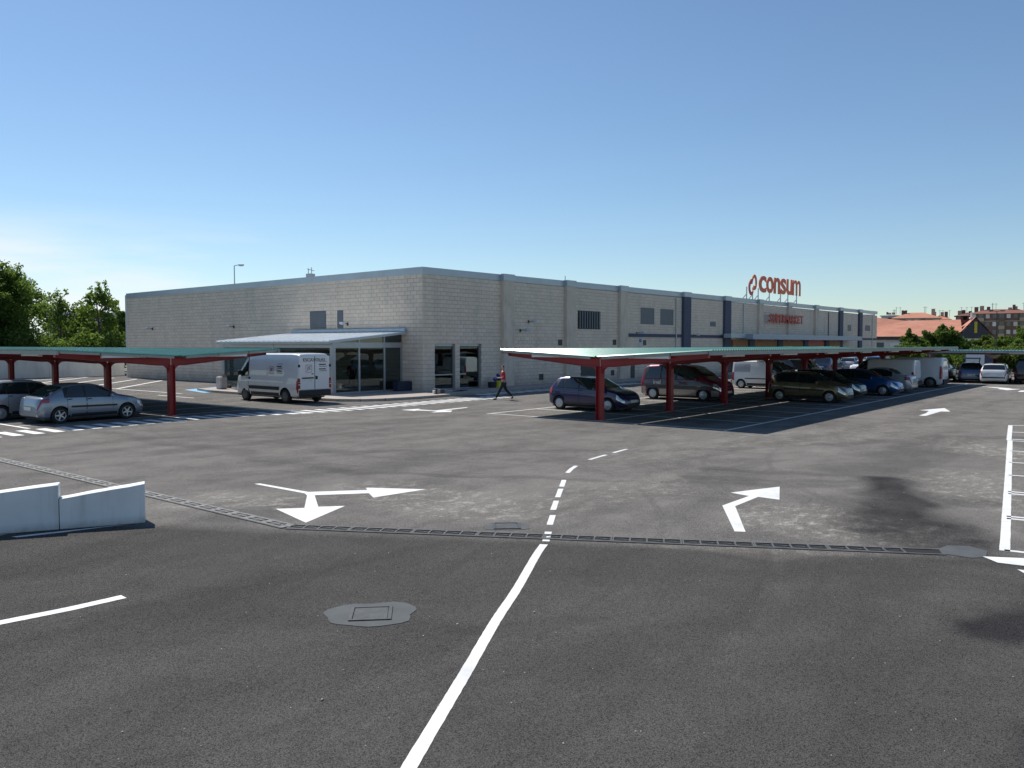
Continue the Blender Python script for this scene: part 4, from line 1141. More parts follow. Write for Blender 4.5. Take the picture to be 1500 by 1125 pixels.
class Body:
    def __init__(s, kind, L_, W_, H_, gc=.19, tumble=.15):
        s.p = PROF[kind]; s.L = L_; s.W = W_; s.H = H_; s.gc = gc; s.tumble = tumble; s.kind = kind
        e = .035 if kind in ('van', 'bigvan', 'mpv', 'suv') else .06
        a = .93 if kind in ('van', 'bigvan') else .80
        s.plan = [(0, a), (e * .3, (a + 1) / 2 + .01), (e, .985), (.2, 1), (.72, 1), (.86, .975), (.93, .92), (.97, .84), (1, .62)]
    def ring(s, fx):
        p = s.p; H = s.H
        zt = lerp_pts(p['top'], fx) * H; zb = min(lerp_pts(p['belt'], fx) * H, zt - .02)
        w = lerp_pts(s.plan, fx) * s.W / 2
        zs = s.gc + (.10 * max(0, (.05 - fx) / .05) if fx < .05 else .06 * max(0, (fx - .93) / .07))
        h = zb - zs; c = min(1, max(0, (zt - zb) / (.30 * H)))
        wr = w * .93 - c * s.tumble
        pts = [(0, zs), (.86 * w, zs), (.965 * w, zs + .07), (w, zs + .33 * h), (.995 * w, zs + .74 * h), (.962 * w, zb)]
        a = pts[5]; b = (wr, zt - .02 - .055 * c)
        for t in (1 / 3, 2 / 3):
            bow = .018 * c * math.sin(PI * t)
            pts.append((a[0] + (b[0] - a[0]) * t + bow, a[1] + (b[1] - a[1]) * t))
        pts.append(b)
        pts.append((wr - .075, zt - .006 - .012 * c)); pts.append((wr * .5, zt - .001)); pts.append((0, zt))
        return pts
    def P(s, fx, u, side=1):
        pts = s.ring(fx); i = min(int(u), 10); t = u - i
        y = pts[i][0] + (pts[i + 1][0] - pts[i][0]) * t; z = pts[i][1] + (pts[i + 1][1] - pts[i][1]) * t
        return Vector((fx * s.L, side * y, z))
    def N(s, fx, u, side=1):
        e = .004
        a = s.P(min(1, fx + e), u, side) - s.P(max(0, fx - e), u, side)
        b = s.P(fx, min(11, u + .05), side) - s.P(fx, max(0, u - .05), side)
        n = b.cross(a) * side
        if n.length < 1e-9: return Vector((0, 0, 1))
        n.normalize()
        return n
    def mesh(s, name='body'):
        xs = sorted(set([p_[0] for p_ in s.p['top']] + [p_[0] for p_ in s.plan] + [p_[0] for p_ in s.p['belt']] + [i / 22 for i in range(23)]))
        xs2 = [xs[0]]
        for x in xs[1:]:
            if x - xs2[-1] > .0015: xs2.append(x)
        xs = xs2; vs = []; fs = []; n = 22
        for x in xs:
            r_ = s.ring(x)
            loop = [(y, z) for y, z in r_] + [(-y, z) for y, z in r_[-2:0:-1]]
            vs += [(x * s.L, y, z) for y, z in loop]
        for i in range(len(xs) - 1):
            for k in range(n):
                a = i * n + k; b = i * n + (k + 1) % n
                fs.append((a, b, b + n, a + n))
        fs.append(tuple(range(n - 1, -1, -1))); q = (len(xs) - 1) * n; fs.append(tuple(range(q, q + n)))
        me = MB().add(vs, fs).mesh(name); fixn(me); return me
    def patch(s, x0, x1, u0, u1, side, off, nx=8, nu=5, slant=None):
        vs = []; fs = []
        for i in range(nx + 1):
            for j in range(nu + 1):
                a = i / nx; b = j / nu
                fx = x0 + (x1 - x0) * a; u = u0 + (u1 - u0) * b
                if slant: fx += slant(a, b)
                fx = min(max(fx, 0), 1)
                vs.append(s.P(fx, u, side) + s.N(fx, u, side) * off)
        for i in range(nx):
            for j in range(nu):
                q = i * (nu + 1) + j
                f = (q, q + nu + 1, q + nu + 2, q + 1)
                fs.append(f if side > 0 else f[::-1])
        return vs, fs
    def top(s, x0, x1, smax, off, nx=8, ny=8, taper=0):
        """a patch over the top between two stations, across the car"""
        vs = []; fs = []
        for i in range(nx + 1):
            fx = x0 + (x1 - x0) * i / nx
            for j in range(ny + 1):
                q = -1 + 2 * j / ny; sd = 1 if q >= 0 else -1
                u = 11 - abs(q) * smax
                vs.append(s.P(fx, u, sd) + s.N(fx, u, sd) * off)
        for i in range(nx):
            for j in range(ny):
                q = i * (ny + 1) + j
                fs.append((q, q + ny + 1, q + ny + 2, q + 1))
        return vs, fs
def pm(name, mb, mat, parent, smooth=True, fix=True):
    me = mb.mesh(name, smooth)
    if fix:
        fixn(me)
    return link(name, me, mat, parent)
def oriented(name, vf, mat, parent, ref):
    me = MB().add(*vf).mesh(name, True)
    # open patch: face away from the body's middle
    s = 0
    for p in me.polygons: s += p.normal.dot(p.center - ref)
    if s < 0: me.flip_normals()
    return link(name, me, mat, parent)
WHEELS = {}
def wheel_meshes(r, style):
    key = (r, style)
    if key in WHEELS: return WHEELS[key]
    w = .10
    t = MB().lathe([(-w, r * .64), (-w, r * .9), (-w * .8, r * .985), (-w * .4, r), (w * .4, r), (w * .8, r * .985), (w, r * .9), (w, r * .64), (-w, r * .64)], 28)
    tm = t.mesh('tyre', True); fixn(tm)
    m = MB(); ro = r * .655
    m.lathe([(-w * .98, ro), (-w * .98, ro * .93), (-w * .55, ro * .88), (-w * .55, .001)], 28)
    if style in ('alloy5', 'alloy7'):
        n = 5 if style == 'alloy5' else 7
        m2 = MB(); m2.lathe([(-w * 1.0, ro * .999), (-w * 1.04, ro * .97), (-w * .98, ro * .90), (-w * .9, ro * .90)], 28)
        for k in range(n):
            a = 2 * PI * k / n + .3
            M = Matrix.Rotation(a, 4, 'Y')
            m2.add([M @ Vector(v) for v in ((.02, -w * .98, -.028), (.02, -w * .98, .028), (ro * .92, -w * 1.0, .018), (ro * .92, -w * 1.0, -.018), (.02, -w * .6, -.035), (.02, -w * .6, .035), (ro * .92, -w * .6, .024), (ro * .92, -w * .6, -.024))],
                   [(0, 1, 2, 3), (4, 7, 6, 5), (0, 4, 5, 1), (1, 5, 6, 2), (2, 6, 7, 3), (3, 7, 4, 0)])
        m2.lathe([(-w * 1.03, .001), (-w * 1.03, .045), (-w * .7, .06)], 14)
    else:
        m2 = MB(); m2.lathe([(-w * 1.0, ro * .999), (-w * 1.05, ro * .95), (-w * 1.0, ro * .62), (-w * 1.15, ro * .5), (-w * 1.15, .001)], 28)
        if style == 'cap':
            for k in range(7):
                M = Matrix.Rotation(2 * PI * k / 7, 4, 'Y')
                m2.box(ro * .60, ro * .86, -w * 1.07, -w * .95, -.014, .014, M)
    b = m.mesh('wheel_back', True); fixn(b)
    f = m2.mesh('rim', True); fixn(f)
    WHEELS[key] = (tm, b, f)
    return WHEELS[key]
RIMMAT = {'alloy5': RIM, 'alloy7': RIM, 'cap': HUBCAP, 'steel': STEELRIM}
DARKRIM = simple('dark_wheel_back', (.03, .03, .032), .7)

def vehicle(name, kind, L_, W_, H_, col_mat, loc, heading, label, cat='car', r=.30, wb=(.165, .80), rim='cap', gc=.19, tumble=.15,
            side=None, lower=None, group=None, plate='f', tail_mat=None, two_tone=None, handles=True, bumper=None, arch=None, detail=True, mirror=True, tailzone=None):
    """loc is the middle of the wheelbase on the ground; heading is the direction of the nose"""
    b = Body(kind, L_, W_, H_, gc, tumble)
    t = empty(name, loc, heading, label, cat, group)
    cx = (wb[0] + wb[1]) / 2 * L_
    sh = Matrix.Translation((-cx, 0, 0))
    ref = Vector((L_ / 2, 0, H_ * .45))
    def put(o):
        o.data.transform(sh); return o
    # body with wheel arches cut out
    me = b.mesh(); o = link('body', me, [col_mat, BLKPL], t)
    cut = MB(); ar = (arch or r * 1.17)
    for fx in wb:
        for s in (1, -1):
            M = Matrix.Translation((fx * L_, s * (W_ / 2 - .02), r * .98))
            n = 26; y0, y1 = -.26, .26
            vs = [M @ Vector((ar * math.cos(2 * PI * k / n), y, ar * math.sin(2 * PI * k / n))) for y in (y0, y1) for k in range(n)]
            cut.add(vs, [tuple(range(n)), tuple(range(2 * n - 1, n - 1, -1))] + [(k, (k + 1) % n, n + (k + 1) % n, n + k) for k in range(n)])
    cme = cut.mesh('cut'); fixn(cme); cme.materials.append(col_mat); cme.materials.append(BLKPL)
    for p in cme.polygons: p.material_index = 1
    co = bpy.data.objects.new('cut', cme); col.objects.link(co); co.parent = t
    md = o.modifiers.new('b', 'BOOLEAN'); md.object = co; md.operation = 'DIFFERENCE'; md.solver = 'EXACT'
    bpy.context.view_layer.update()
    nm = bpy.data.meshes.new_from_object(o.evaluated_get(bpy.context.evaluated_depsgraph_get()))
    o.modifiers.clear(); old = o.data; o.data = nm; nm.name = 'body'
    bpy.data.meshes.remove(old); bpy.data.objects.remove(co); bpy.data.meshes.remove(cme)
    nm.polygons.foreach_set('use_smooth', [True] * len(nm.polygons))
    try: nm.set_sharp_from_angle(angle=R(32))
    except Exception: pass
    put(o)
    p = b.p
    bumper = bumper or col_mat
    # sills and bumpers
    for s in (1, -1):
        put(oriented('sill_trim', b.patch(wb[0] + ar / L_ + .01, wb[1] - ar / L_ - .01, 1.6, 2.5, s, .006), lower or BLKPL, t, ref))
    if lower:
        for s in (1, -1):
            put(oriented('lower_panel', b.patch(wb[0] + ar / L_ + .005, wb[1] - ar / L_ - .005, 1.9, 3.25, s, .008), lower, t, ref))
            put(oriented('lower_panel', b.patch(.012, wb[0] - ar / L_ - .01, 1.9, 3.6, s, .008, nx=4), lower, t, ref))
            put(oriented('lower_panel', b.patch(wb[1] + ar / L_ + .01, .985, 1.9, 3.4, s, .008, nx=4), lower, t, ref))
    if two_tone:
        for s in (1, -1):
            put(oriented('middle_panel', b.patch(.012, .93, 3.35, 4.75, s, .0045, nx=16), two_tone, t, ref))
    if kind in ('van', 'bigvan') or bumper is BLKPL:
        for s in (1, -1):
            put(oriented('bumper', b.patch(.0, wb[0] - ar / L_ - .006, 1.5, 3.15, s, .02, nx=5), bumper, t, ref))
        hh = lerp_pts(p['belt'], 0) * H_
        m = MB(); ww = lerp_pts(b.plan, .004) * W_ / 2
        m.box(-.10, .03, -ww * .97, ww * .97, gc + .06, gc + .06 + .30); o = pm('bumper', m, BLKPL, t, False); bevel(o, .04, 3); put(o)
    # windows
    sw = side if side is not None else p['side']
    x_lo = min(a for a, _ in sw) if sw else 0; x_hi = max(c for _, c in sw) if sw else 0
    for s in (1, -1):
        if sw: put(oriented('window_surround', b.patch(x_lo - .012, min(x_hi + .025, p['ws'][1] - .02), 5.06, 7.96, s, .004, nx=18), BLKPL if kind != 'bigvan' else BLKPL, t, ref))
        for a, c in sw:
            sl = None
            if kind in ('hatch', 'saloonhatch', 'mpv') and a == x_lo: sl = lambda u, v: .035 * (1 - u) * v
            put(oriented('side_window', b.patch(a, c, 5.18, 7.84, s, .009, slant=sl), CARGLASS, t, ref))
    put(oriented('windscreen', b.top(p['ws'][0] + .006, p['ws'][1] - .004, 2.6, .008), CARGLASS, t, ref))
    if p['rw']:
        put(oriented('rear_window', b.top(p['rw'][0], p['rw'][1], 2.55, .009, nx=6), CARGLASS, t, ref))
    # doors with a shut line round them
    if detail:
        for s in (1, -1):
            for a, c in p['doors']:
                g = .0035
                put(oriented('door_gap', b.patch(a - g, c + g, 2.15, 5.02, s, .0022), BLACK, t, ref))
                mt = col_mat if not two_tone else two_tone
                d = put(oriented('door', b.patch(a, c, 2.2, 4.99, s, .0055), col_mat, t, ref))
                if two_tone:
                    q = put(oriented('lower_door_panel', b.patch(a, c, 3.35, 4.75, s, .0085), two_tone, t, ref))
                if lower:
                    q = put(oriented('lower_door_panel', b.patch(a, c, 2.2, 3.25, s, .0105), lower, t, ref))
                if handles:
                    hp = b.P(a + .022, 4.72, s); nn = b.N(a + .022, 4.72, s)
                    M = Matrix.Translation(hp + nn * .02)
                    q = MB().box(-.07, .07, -.018, .018, -.016, .016, M).build('handle', BLKPL, d); bevel(q, .008); put(q)
    if mirror:
        for s in (1, -1):
            fx = p['ws'][1] - .075 if kind not in ('van', 'bigvan') else (.80 if kind == 'van' else .868)
            q = b.P(fx, 5.35, s)
            k = 1.0 if kind != 'bigvan' else 1.9
            m = MB(); m.box(-.05, .05, 0, .17 * (1 if k == 1 else 1.2), -.055 * k, .075 * k, Matrix.Translation(q + Vector((0, 0 if s > 0 else -.17 * (1 if k == 1 else 1.2), .03 if k == 1 else .12))))
            o = pm('mirror', m, BLKPL if kind in ('van', 'bigvan') else col_mat, t, False); bevel(o, .025, 2); put(o)
    # lamps
    for s in (1, -1):
        x0, x1 = p['tail']; u0, u1 = tailzone or p['tailu']
        put(oriented('tail_lamp', b.patch(x0 + .002, x1 + .01, u0, u1, s, .009, nx=6, nu=5), REDL, t, ref))
        x0, x1 = p['head']
        put(oriented('headlight', b.patch(x0, x1, 3.75, 4.95, s, .008, nx=6), CHROME, t, ref))
    # grille and bumper opening at the nose, plates front and rear
    nz = gc + .1
    wN = lerp_pts(b.plan, 1.0) * W_ / 2
    m = MB(); m.box(L_ - .02, L_ + .012, -wN * .9, wN * .9, gc + .10, gc + .20); o = pm('grille', m, BLKPL, t, False); put(o)
    m = MB(); m.box(L_ + .0, L_ + .022, -.26, .26, gc + .22, gc + .33); o = pm('number_plate', m, PLATE, t, False); put(o)
    zt0 = lerp_pts(p['top'], .003) * H_
    if kind not in ('bigvan',):
        zp = gc + .30 if kind not in ('hatch', 'mpv') else zt0 - .16
        zp = min(zp, zt0 - .12)
        m = MB(); m.box(-.022, .004, -.26, .26, zp, zp + .11); o = pm('number_plate', m, PLATE, t, False); put(o)
    # wheels
    tm, wbk, rf = wheel_meshes(r, rim)
    for fx in wb:
        for s in (1, -1):
            w = link('wheel', tm, TYRE, t, (fx * L_ - cx, s * (W_ / 2 - .115), r), (0, random.uniform(0, 3), 0) if s < 0 else (0, random.uniform(0, 3), PI))
            link('wheel_back', wbk, DARKRIM, w); link('rim', rf, RIMMAT[rim], w)
    m = MB(); m.box(.06 * L_, .94 * L_, -W_ * .42, W_ * .42, gc - .05, gc + .03); o = pm('underbody', m, BLKPL, t, False); put(o)
    t['_cx'] = cx
    return t, b, cx, sh, ref
def done(tup): 
    t = tup[0]
    if '_cx' in t: del t['_cx']
    return t
SILVER = paint('silver_paint', (.24, .28, .34), .55, .32)
LSILVER = paint('light_silver_paint', (.42, .44, .47), .5, .32)
WHITE = paint('white_paint', (.74, .75, .76), 0, .35)
PURPLE = paint('purple_paint', (.020, .017, .085), .35, .3)
WINE = paint('wine_red_paint', (.20, .010, .035), .3, .3)
GREYP = paint('dark_grey_paint', (.045, .05, .055), .3, .35)
BEIGE = paint('champagne_paint', (.36, .34, .31), .4, .35)
GOLD = paint('bronze_paint', (.13, .105, .055), .5, .32)
BLUE = paint('bright_blue_paint', (.008, .075, .24), .4, .3)
GREEN = paint('dark_green_paint', (.012, .03, .025), .3, .3)
BLACKP = paint('black_paint', (.012, .012, .014), .2, .3)
DBLUE = paint('slate_blue_paint', (.06, .10, .19), .4, .3)

# ---- left carport
v = vehicle('hatchback_car', 'saloonhatch', 4.0, 1.70, 1.42, SILVER, (13.62, 31.72, 0), R(3), 'silver five-door hatchback with five-spoke wheels in front at the left carport', r=.30, wb=(.185, .80), rim='alloy5')
t, b, cx, sh, ref = v
for s in (1, -1):
    o = oriented('rubbing_strip', b.patch(.28, .70, 3.45, 3.68, s, .012, nx=12, nu=2), BLKPL, t, ref); o.data.transform(sh)
done(v)
v = vehicle('hatchback_car', 'hatch', 3.75, 1.62, 1.50, LSILVER, (12.6, 34.35, 0), R(3), 'small pale hatchback with round tail lamps directly behind the silver hatchback', r=.29, rim='cap', tailzone=(4.0, 5.4)); done(v)
v = vehicle('hatchback_car', 'hatch', 3.9, 1.68, 1.47, SILVER, (12.0, 37.0, 0), R(3), 'grey-silver hatchback third in the row, cut by the left edge of the photo', r=.3, rim='cap'); done(v)

# ---- the plasterers' van
v = vehicle('delivery_van', 'bigvan', 5.45, 1.99, 2.42, WHITE, (24.5, 34.75, 0), R(90), 'white high-roof panel van lettered ESCAYOLAS parked by the porch', 'van', r=.335, wb=(.185, .80), rim='steel', gc=.30, tumble=.07, arch=.44, handles=True)
t, b, cx, sh, ref = v
H_ = 2.42
for s in (1, -1):
    for a, c in ((.20, .44), (.46, .72)):
        for u0, u1 in ((7.25, 7.45), (7.65, 7.8)):
            o = oriented('side_rib', b.patch(a + .01, c - .01, u0, u1, s, .014, nx=6, nu=2), WHITE, t, ref); o.data.transform(sh)
        o = oriented('side_panel', b.patch(a, c, 3.6, 7.1, s, .007, nx=6, nu=10), WHITE, t, ref); o.data.transform(sh)
    o = oriented('rubbing_strip', b.patch(.265, .73, 3.02, 3.42, s, .02, nx=8, nu=2), BLKPL, t, ref); o.data.transform(sh)
    o = oriented('fuel_flap', b.patch(.71, .735, 4.35, 4.72, s, .016, nx=2, nu=2), BLACK, t, ref); o.data.transform(sh)
# rear doors on the back face
wr = .86
rear = MB(); 
for s in (1, -1):
    m = MB(); a, c = sorted((s * .012, s * .90))
    m.box(-.018, .01, a, c, .68, 2.27); o = m.build('rear_door', WHITE, t); bevel(o, .012); o.data.transform(sh)
    h = MB(); 
    for z in (.95, 1.75):
        a2, c2 = sorted((s * .86, s * .955)); h.box(-.045, -.012, a2, c2, z, z + .07 if z < 1 else z + .12)
    q = h.build('hinge', BLACK, o); q.data.transform(sh)
m = MB(); m.box(-.024, -.018, -.02, .02, .68, 2.27); o = m.build('door_seam', simple('seam_grey', (.18, .18, .19), .6), t); o.data.transform(sh)
m = MB(); m.box(-.05, -.018, .08, .74, 1.20, 1.26); o = m.build('handle_strip', BLKPL, t); o.data.transform(sh)
m = MB(); m.box(-.026, -.016, .14, .64, 1.04, 1.16); o = m.build('number_plate', PLATE, t); o.data.transform(sh)
m = MB(); m.box(-.04, -.018, -.16, -.04, 1.16, 1.32); m.box(-.03, -.018, .08, .18, 1.40, 1.45); o = m.build('lock', BLKPL, t); o.data.transform(sh)
for s in (1, -1):
    m = MB(); a, c = sorted((s * .845, s * .975)); m.box(-.03, .05, a, c, .72, 1.22); o = m.build('tail_lamp', REDL, t); bevel(o, .02); o.data.transform(sh)
    q = MB().box(-.034, -.028, *sorted((s * .87, s * .95)), .9, 1.04).build('reversing_lamp', WHITEPL, o); q.data.transform(sh)
# lettering: rear face looks towards -x local, so its text runs from +y to -y
INK = simple('black_lettering', (.012, .013, .025), .5); REDINK = simple('red_lettering', (.38, .03, .05), .5)
def lettering_rear(txt, y_left, y_right, z0, h, mat):
    me = letter_mesh(txt, y_left - y_right, h, .004, offset=.004, name='lettering')
    me.transform(Matrix.Translation((-.029, y_left, z0)) @ Matrix.Rotation(R(-90), 4, 'Z'))
    o = link('lettering', me, mat, t); o.data.transform(sh); return o
lettering_rear('ESCAYOLAS', .66, -.62, 2.02, .15, INK)
def logo(place):
    m = MB(); w = .36
    for q in ((-w / 2, w / 2, 0, .02), (-w / 2, w / 2, w - .02, w), (-w / 2, -w / 2 + .02, .02, w - .02), (w / 2 - .02, w / 2, .02, w - .02)):
        m.box(q[0], q[1], -.003, 0, q[2], q[3])
    me = m.mesh('emblem_frame'); me.transform(place); o = link('emblem_frame', me, REDINK, t); o.data.transform(sh)
    me = letter_mesh('JE', .22, .2, .004, offset=.0, name='lettering'); me.transform(place @ Matrix.Translation((-.11, 0, .08))); o = link('lettering', me, INK, t); o.data.transform(sh)
def textbars(place):
    m = MB()
    for z, h, a, c in ((.36, .035, -.24, .16), (.28, .03, -.22, .22), (.14, .035, -.24, .16), (.06, .03, -.22, .22), (.50, .02, -.2, .24)):
        if z < .45:
            if h > .031: m.box(a, c, -.003, 0, z, z + h + .02)
            else:
                k = a
                while k < c: m.box(k, k + .03, -.003, 0, z, z + h); k += .042
        else:
            k = a
            while k < c: m.box(k, k + .02, -.003, 0, z, z + h); k += .03
    me = m.mesh('small_print'); me.transform(place); o = link('small_print', me, INK, t); o.data.transform(sh)
pr_ = Matrix.Translation((-.021, .34, 1.50)) @ Matrix.Rotation(R(-90), 4, 'Z')
logo(pr_); textbars(Matrix.Translation((-.021, -.50, 1.48)) @ Matrix.Rotation(R(-90), 4, 'Z'))
# same on the left flank: text runs from nose to tail for someone looking at it from the left (+y side), letters face +y
zz = 1.52; yy = b.P(.45, 5.9, 1).y + .012
tilt = math.atan2(b.P(.45, 5.3, 1).y - b.P(.45, 6.8, 1).y, b.P(.45, 6.8, 1).z - b.P(.45, 5.3, 1).z)
pl = Matrix.Translation((1.75 + .35, yy + .035, zz - .12)) @ Matrix.Rotation(PI, 4, 'Z') @ Matrix.Rotation(-tilt, 4, 'X')
logo(pl); textbars(Matrix.Translation((1.75 - .32, yy + .035, zz - .14)) @ Matrix.Rotation(PI, 4, 'Z') @ Matrix.Rotation(-tilt, 4, 'X'))
done(v)

# ---- right carport
v = vehicle('hatchback_car', 'hatch', 3.92, 1.68, 1.45, PURPLE, (29.72, 19.50, 0), R(-91), 'purple five-door hatchback behind the nearest red carport column', r=.295, rim='cap', wb=(.165, .805)); done(v)
v = vehicle('people_carrier', 'mpv', 4.6, 1.82, 1.82, WINE, (38.25, 19.45, 0), R(-91), 'wine red people carrier with grey lower sides lettered inel', r=.315, rim='cap', wb=(.17, .79), two_tone=GREYP, lower=BEIGE, gc=.2)
t, b, cx, sh, ref = v
q = b.P(.235, 4.2, -1); me = letter_mesh('inel', .42, .20, .004, offset=.01, name='lettering')
me.transform(Matrix.Translation((q.x - .25, q.y - .02, q.z - .06)))
o = link('lettering', me, WHITEPL, t); o.data.transform(sh)
q = b.P(.56, 4.2, -1); me = letter_mesh('INEL', .5, .16, .004, offset=.005, name='lettering'); me.transform(Matrix.Translation((q.x - .25, q.y - .02, q.z - .06)))
o = link('lettering', me, simple('dim_red_print', (.12, .02, .03), .5), t); o.data.transform(sh)
q = MB().box(-.1, .1, -.12, .12, 0, .3, Matrix.Translation((.20 * 4.6, -.62, 1.1))); 
done(v)
v = vehicle('small_van', 'van', 4.1, 1.68, 1.80, WHITE, (51.0, 20.3, 0), R(-90), 'small white panel van with a blanked rear side window, behind the open tailgate', 'van', r=.29, rim='cap', wb=(.155, .80), tumble=.09)
t, b, cx, sh, ref = v
for s in (1, -1):
    o = oriented('rubbing_strip', b.patch(.22, .74, 3.5, 3.68, s, .012, nx=12, nu=2), BLKPL, t, ref); o.data.transform(sh)
    o = oriented('blank_panel', b.patch(.04, .30, 5.3, 7.4, s, .010, nx=8), simple('blank_grey', (.40, .42, .45), .5) if s > 0 else bpy.data.materials['blank_grey'], t, ref); o.data.transform(sh)
done(v)
v = vehicle('small_van', 'van', 4.2, 1.75, 1.85, WHITE, (56.9, 20.5, 0), R(-90), 'white small van with two rear side windows, half hidden beyond the raised tailgate', 'van', r=.29, rim='cap', side=[(.04, .26), (.29, .50), (.66, .80)]); done(v)
v = vehicle('hatchback_car', 'hatch', 3.85, 1.66, 1.48, GOLD, (40.95, 14.05, 0), R(-90), 'bronze three-door hatchback in the shade at the front of the carport', r=.29, rim='cap', side=[(.13, .38), (.40, .635)], wb=(.165, .80))
t, b, cx, sh, ref = v
for s in (1, -1):
    o = oriented('rubbing_strip', b.patch(.22, .73, 3.5, 3.75, s, .012, nx=12, nu=2), BLKPL, t, ref); o.data.transform(sh)
done(v)
# dark car with its tailgate raised
v = vehicle('hatchback_car', 'hatch', 4.1, 1.72, 1.50, GREEN, (44.7, 14.6, 0), R(-90), 'very dark hatchback with its tailgate raised, beyond the bronze one', r=.3, rim='cap')
t, b, cx, sh, ref = v
m = MB(); A0 = Vector((.30, 0, 1.44)); A1 = Vector((-.75, 0, 1.86))
for s in (-1, 1):
    m.bar(A0 + Vector((0, s * .58, 0)), A1 + Vector((0, s * .5, 0)), .07, .06)
m.bar(A1 + Vector((0, -.53, 0)), A1 + Vector((0, .53, 0)), .14, .2); m.bar(A0 + Vector((0, -.58, 0)), A0 + Vector((0, .58, 0)), .08, .06)
o = m.build('tailgate', GREEN, t); o.data.transform(sh)
m = MB(); m.add([A0 + Vector((-.04, -.52, .0)), A0 + Vector((-.04, .52, .0)), A1 + Vector((.1, .46, -.02)), A1 + Vector((.1, -.46, -.02)), A0 + Vector((-.04, -.52, .02)), A0 + Vector((-.04, .52, .02)), A1 + Vector((.1, .46, .0)), A1 + Vector((.1, -.46, .0))], [(0, 1, 2, 3), (7, 6, 5, 4), (0, 4, 5, 1), (2, 6, 7, 3), (1, 5, 6, 2), (3, 7, 4, 0)])
q = m.build('tailgate_glass', CARGLASS, o); q.data.transform(sh)
done(v)
v = vehicle('hatchback_car', 'hatch', 3.95, 1.68, 1.46, BLUE, (48.4, 13.6, 0), R(-90), 'bright blue hatchback with its nose beside the silver saloon', r=.295, rim='cap'); done(v)
v = vehicle('saloon_car', 'saloon', 4.5, 1.76, 1.46, LSILVER, (51.9, 13.95, 0), R(90), 'silver four-door saloon backing out towards the lane with red wrap-round lamps', r=.31, rim='cap', wb=(.215, .80)); done(v)
v = vehicle('small_van', 'van', 4.3, 1.80, 1.92, WHITE, (55.9, 14.5, 0), R(90), 'plain white van directly beyond the silver saloon, tail towards the lane', 'van', r=.3, rim='steel', tumble=.07); done(v)
v = vehicle('small_van', 'van', 4.5, 1.85, 1.98, WHITE, (59.6, 13.75, 0), R(90), 'white van with tall curved red tail lamps, last in the near carport', 'van', r=.33, rim='steel', tumble=.07, tailzone=(3.2, 6.2)); done(v)

# ---- row under the far carport, tails towards the camera
v = vehicle('saloon_car', 'saloon', 4.4, 1.75, 1.45, LSILVER, (70.2, 14.1, 0), R(-4), 'pale car mostly hidden behind the tall-lamped white van in the far row', r=.3, rim='cap'); done(v)
v = vehicle('hatchback_car', 'hatch', 3.6, 1.65, 1.48, DBLUE, (69.9, 11.9, 0), R(12), 'slate grey hatchback with its tailgate open in the far row', r=.29, rim='cap')
t, b, cx, sh, ref = v
m = MB(); m.bar((.3, -.5, 1.42), (-.5, -.5, 1.80), .06); m.bar((.3, .5, 1.42), (-.5, .5, 1.80), .06); m.bar((-.5, -.55, 1.80), (-.5, .55, 1.80), .12); m.box(-.5, .3, -.5, .5, 1.6, 1.62, Matrix.Rotation(0, 4, 'X'))
o = m.build('tailgate', DBLUE, t); o.data.transform(sh)
done(v)
v = vehicle('hatchback_car', 'hatch', 4.0, 1.75, 1.47, WHITE, (68.6, 10.0, 0), R(3), 'white hatchback with a black bumper strip in the middle of the far row', r=.3, rim='cap', tailzone=(4.1, 5.2))
t, b, cx, sh, ref = v
m = MB(); m.box(-.035, .01, -.72, .72, .42, .50); o = m.build('bumper_strip', BLKPL, t); o.data.transform(sh)
done(v)
v = vehicle('off_roader', 'suv', 4.5, 1.85, 1.85, BLACKP, (69.9, 7.95, 0), R(2), 'black off-roader between the white hatchback and the white car at the right edge', r=.36, rim='alloy5', gc=.28); done(v)
v = vehicle('hatchback_car', 'hatch', 4.1, 1.75, 1.5, WHITE, (67.9, 5.95, 0), R(2), 'white hatchback cut by the right edge of the photo in the far row', r=.3, rim='cap'); done(v)
v = vehicle('hatchback_car', 'hatch', 4.1, 1.75, 1.5, SILVER, (70.6, 16.9, 0), R(-2), 'silver hatchback farthest left in the far row, seen under the near carport roof', r=.3, rim='cap'); done(v)

# ---- cars by the entrance, glimpsed under the carport
for x, y, mt, k, lb in ((80.5, 25.8, DBLUE, 'mpv', 'slate blue people carrier near the shop entrance, seen under the carport'), (90, 26.3, LSILVER, 'hatch', 'silver hatchback near the shop entrance beyond the slate blue car'),
                        (74, 20.5, WHITE, 'saloon', 'white saloon showing its roof above the white vans'), (98, 26, BLUE, 'hatch', 'blue hatchback farthest along the shop front')):
    v = vehicle('parked_car', k, 4.2, 1.75, 1.5 if k != 'mpv' else 1.7, mt, (x, y, 0), R(-3), lb, r=.3, rim='cap', detail=False); done(v)

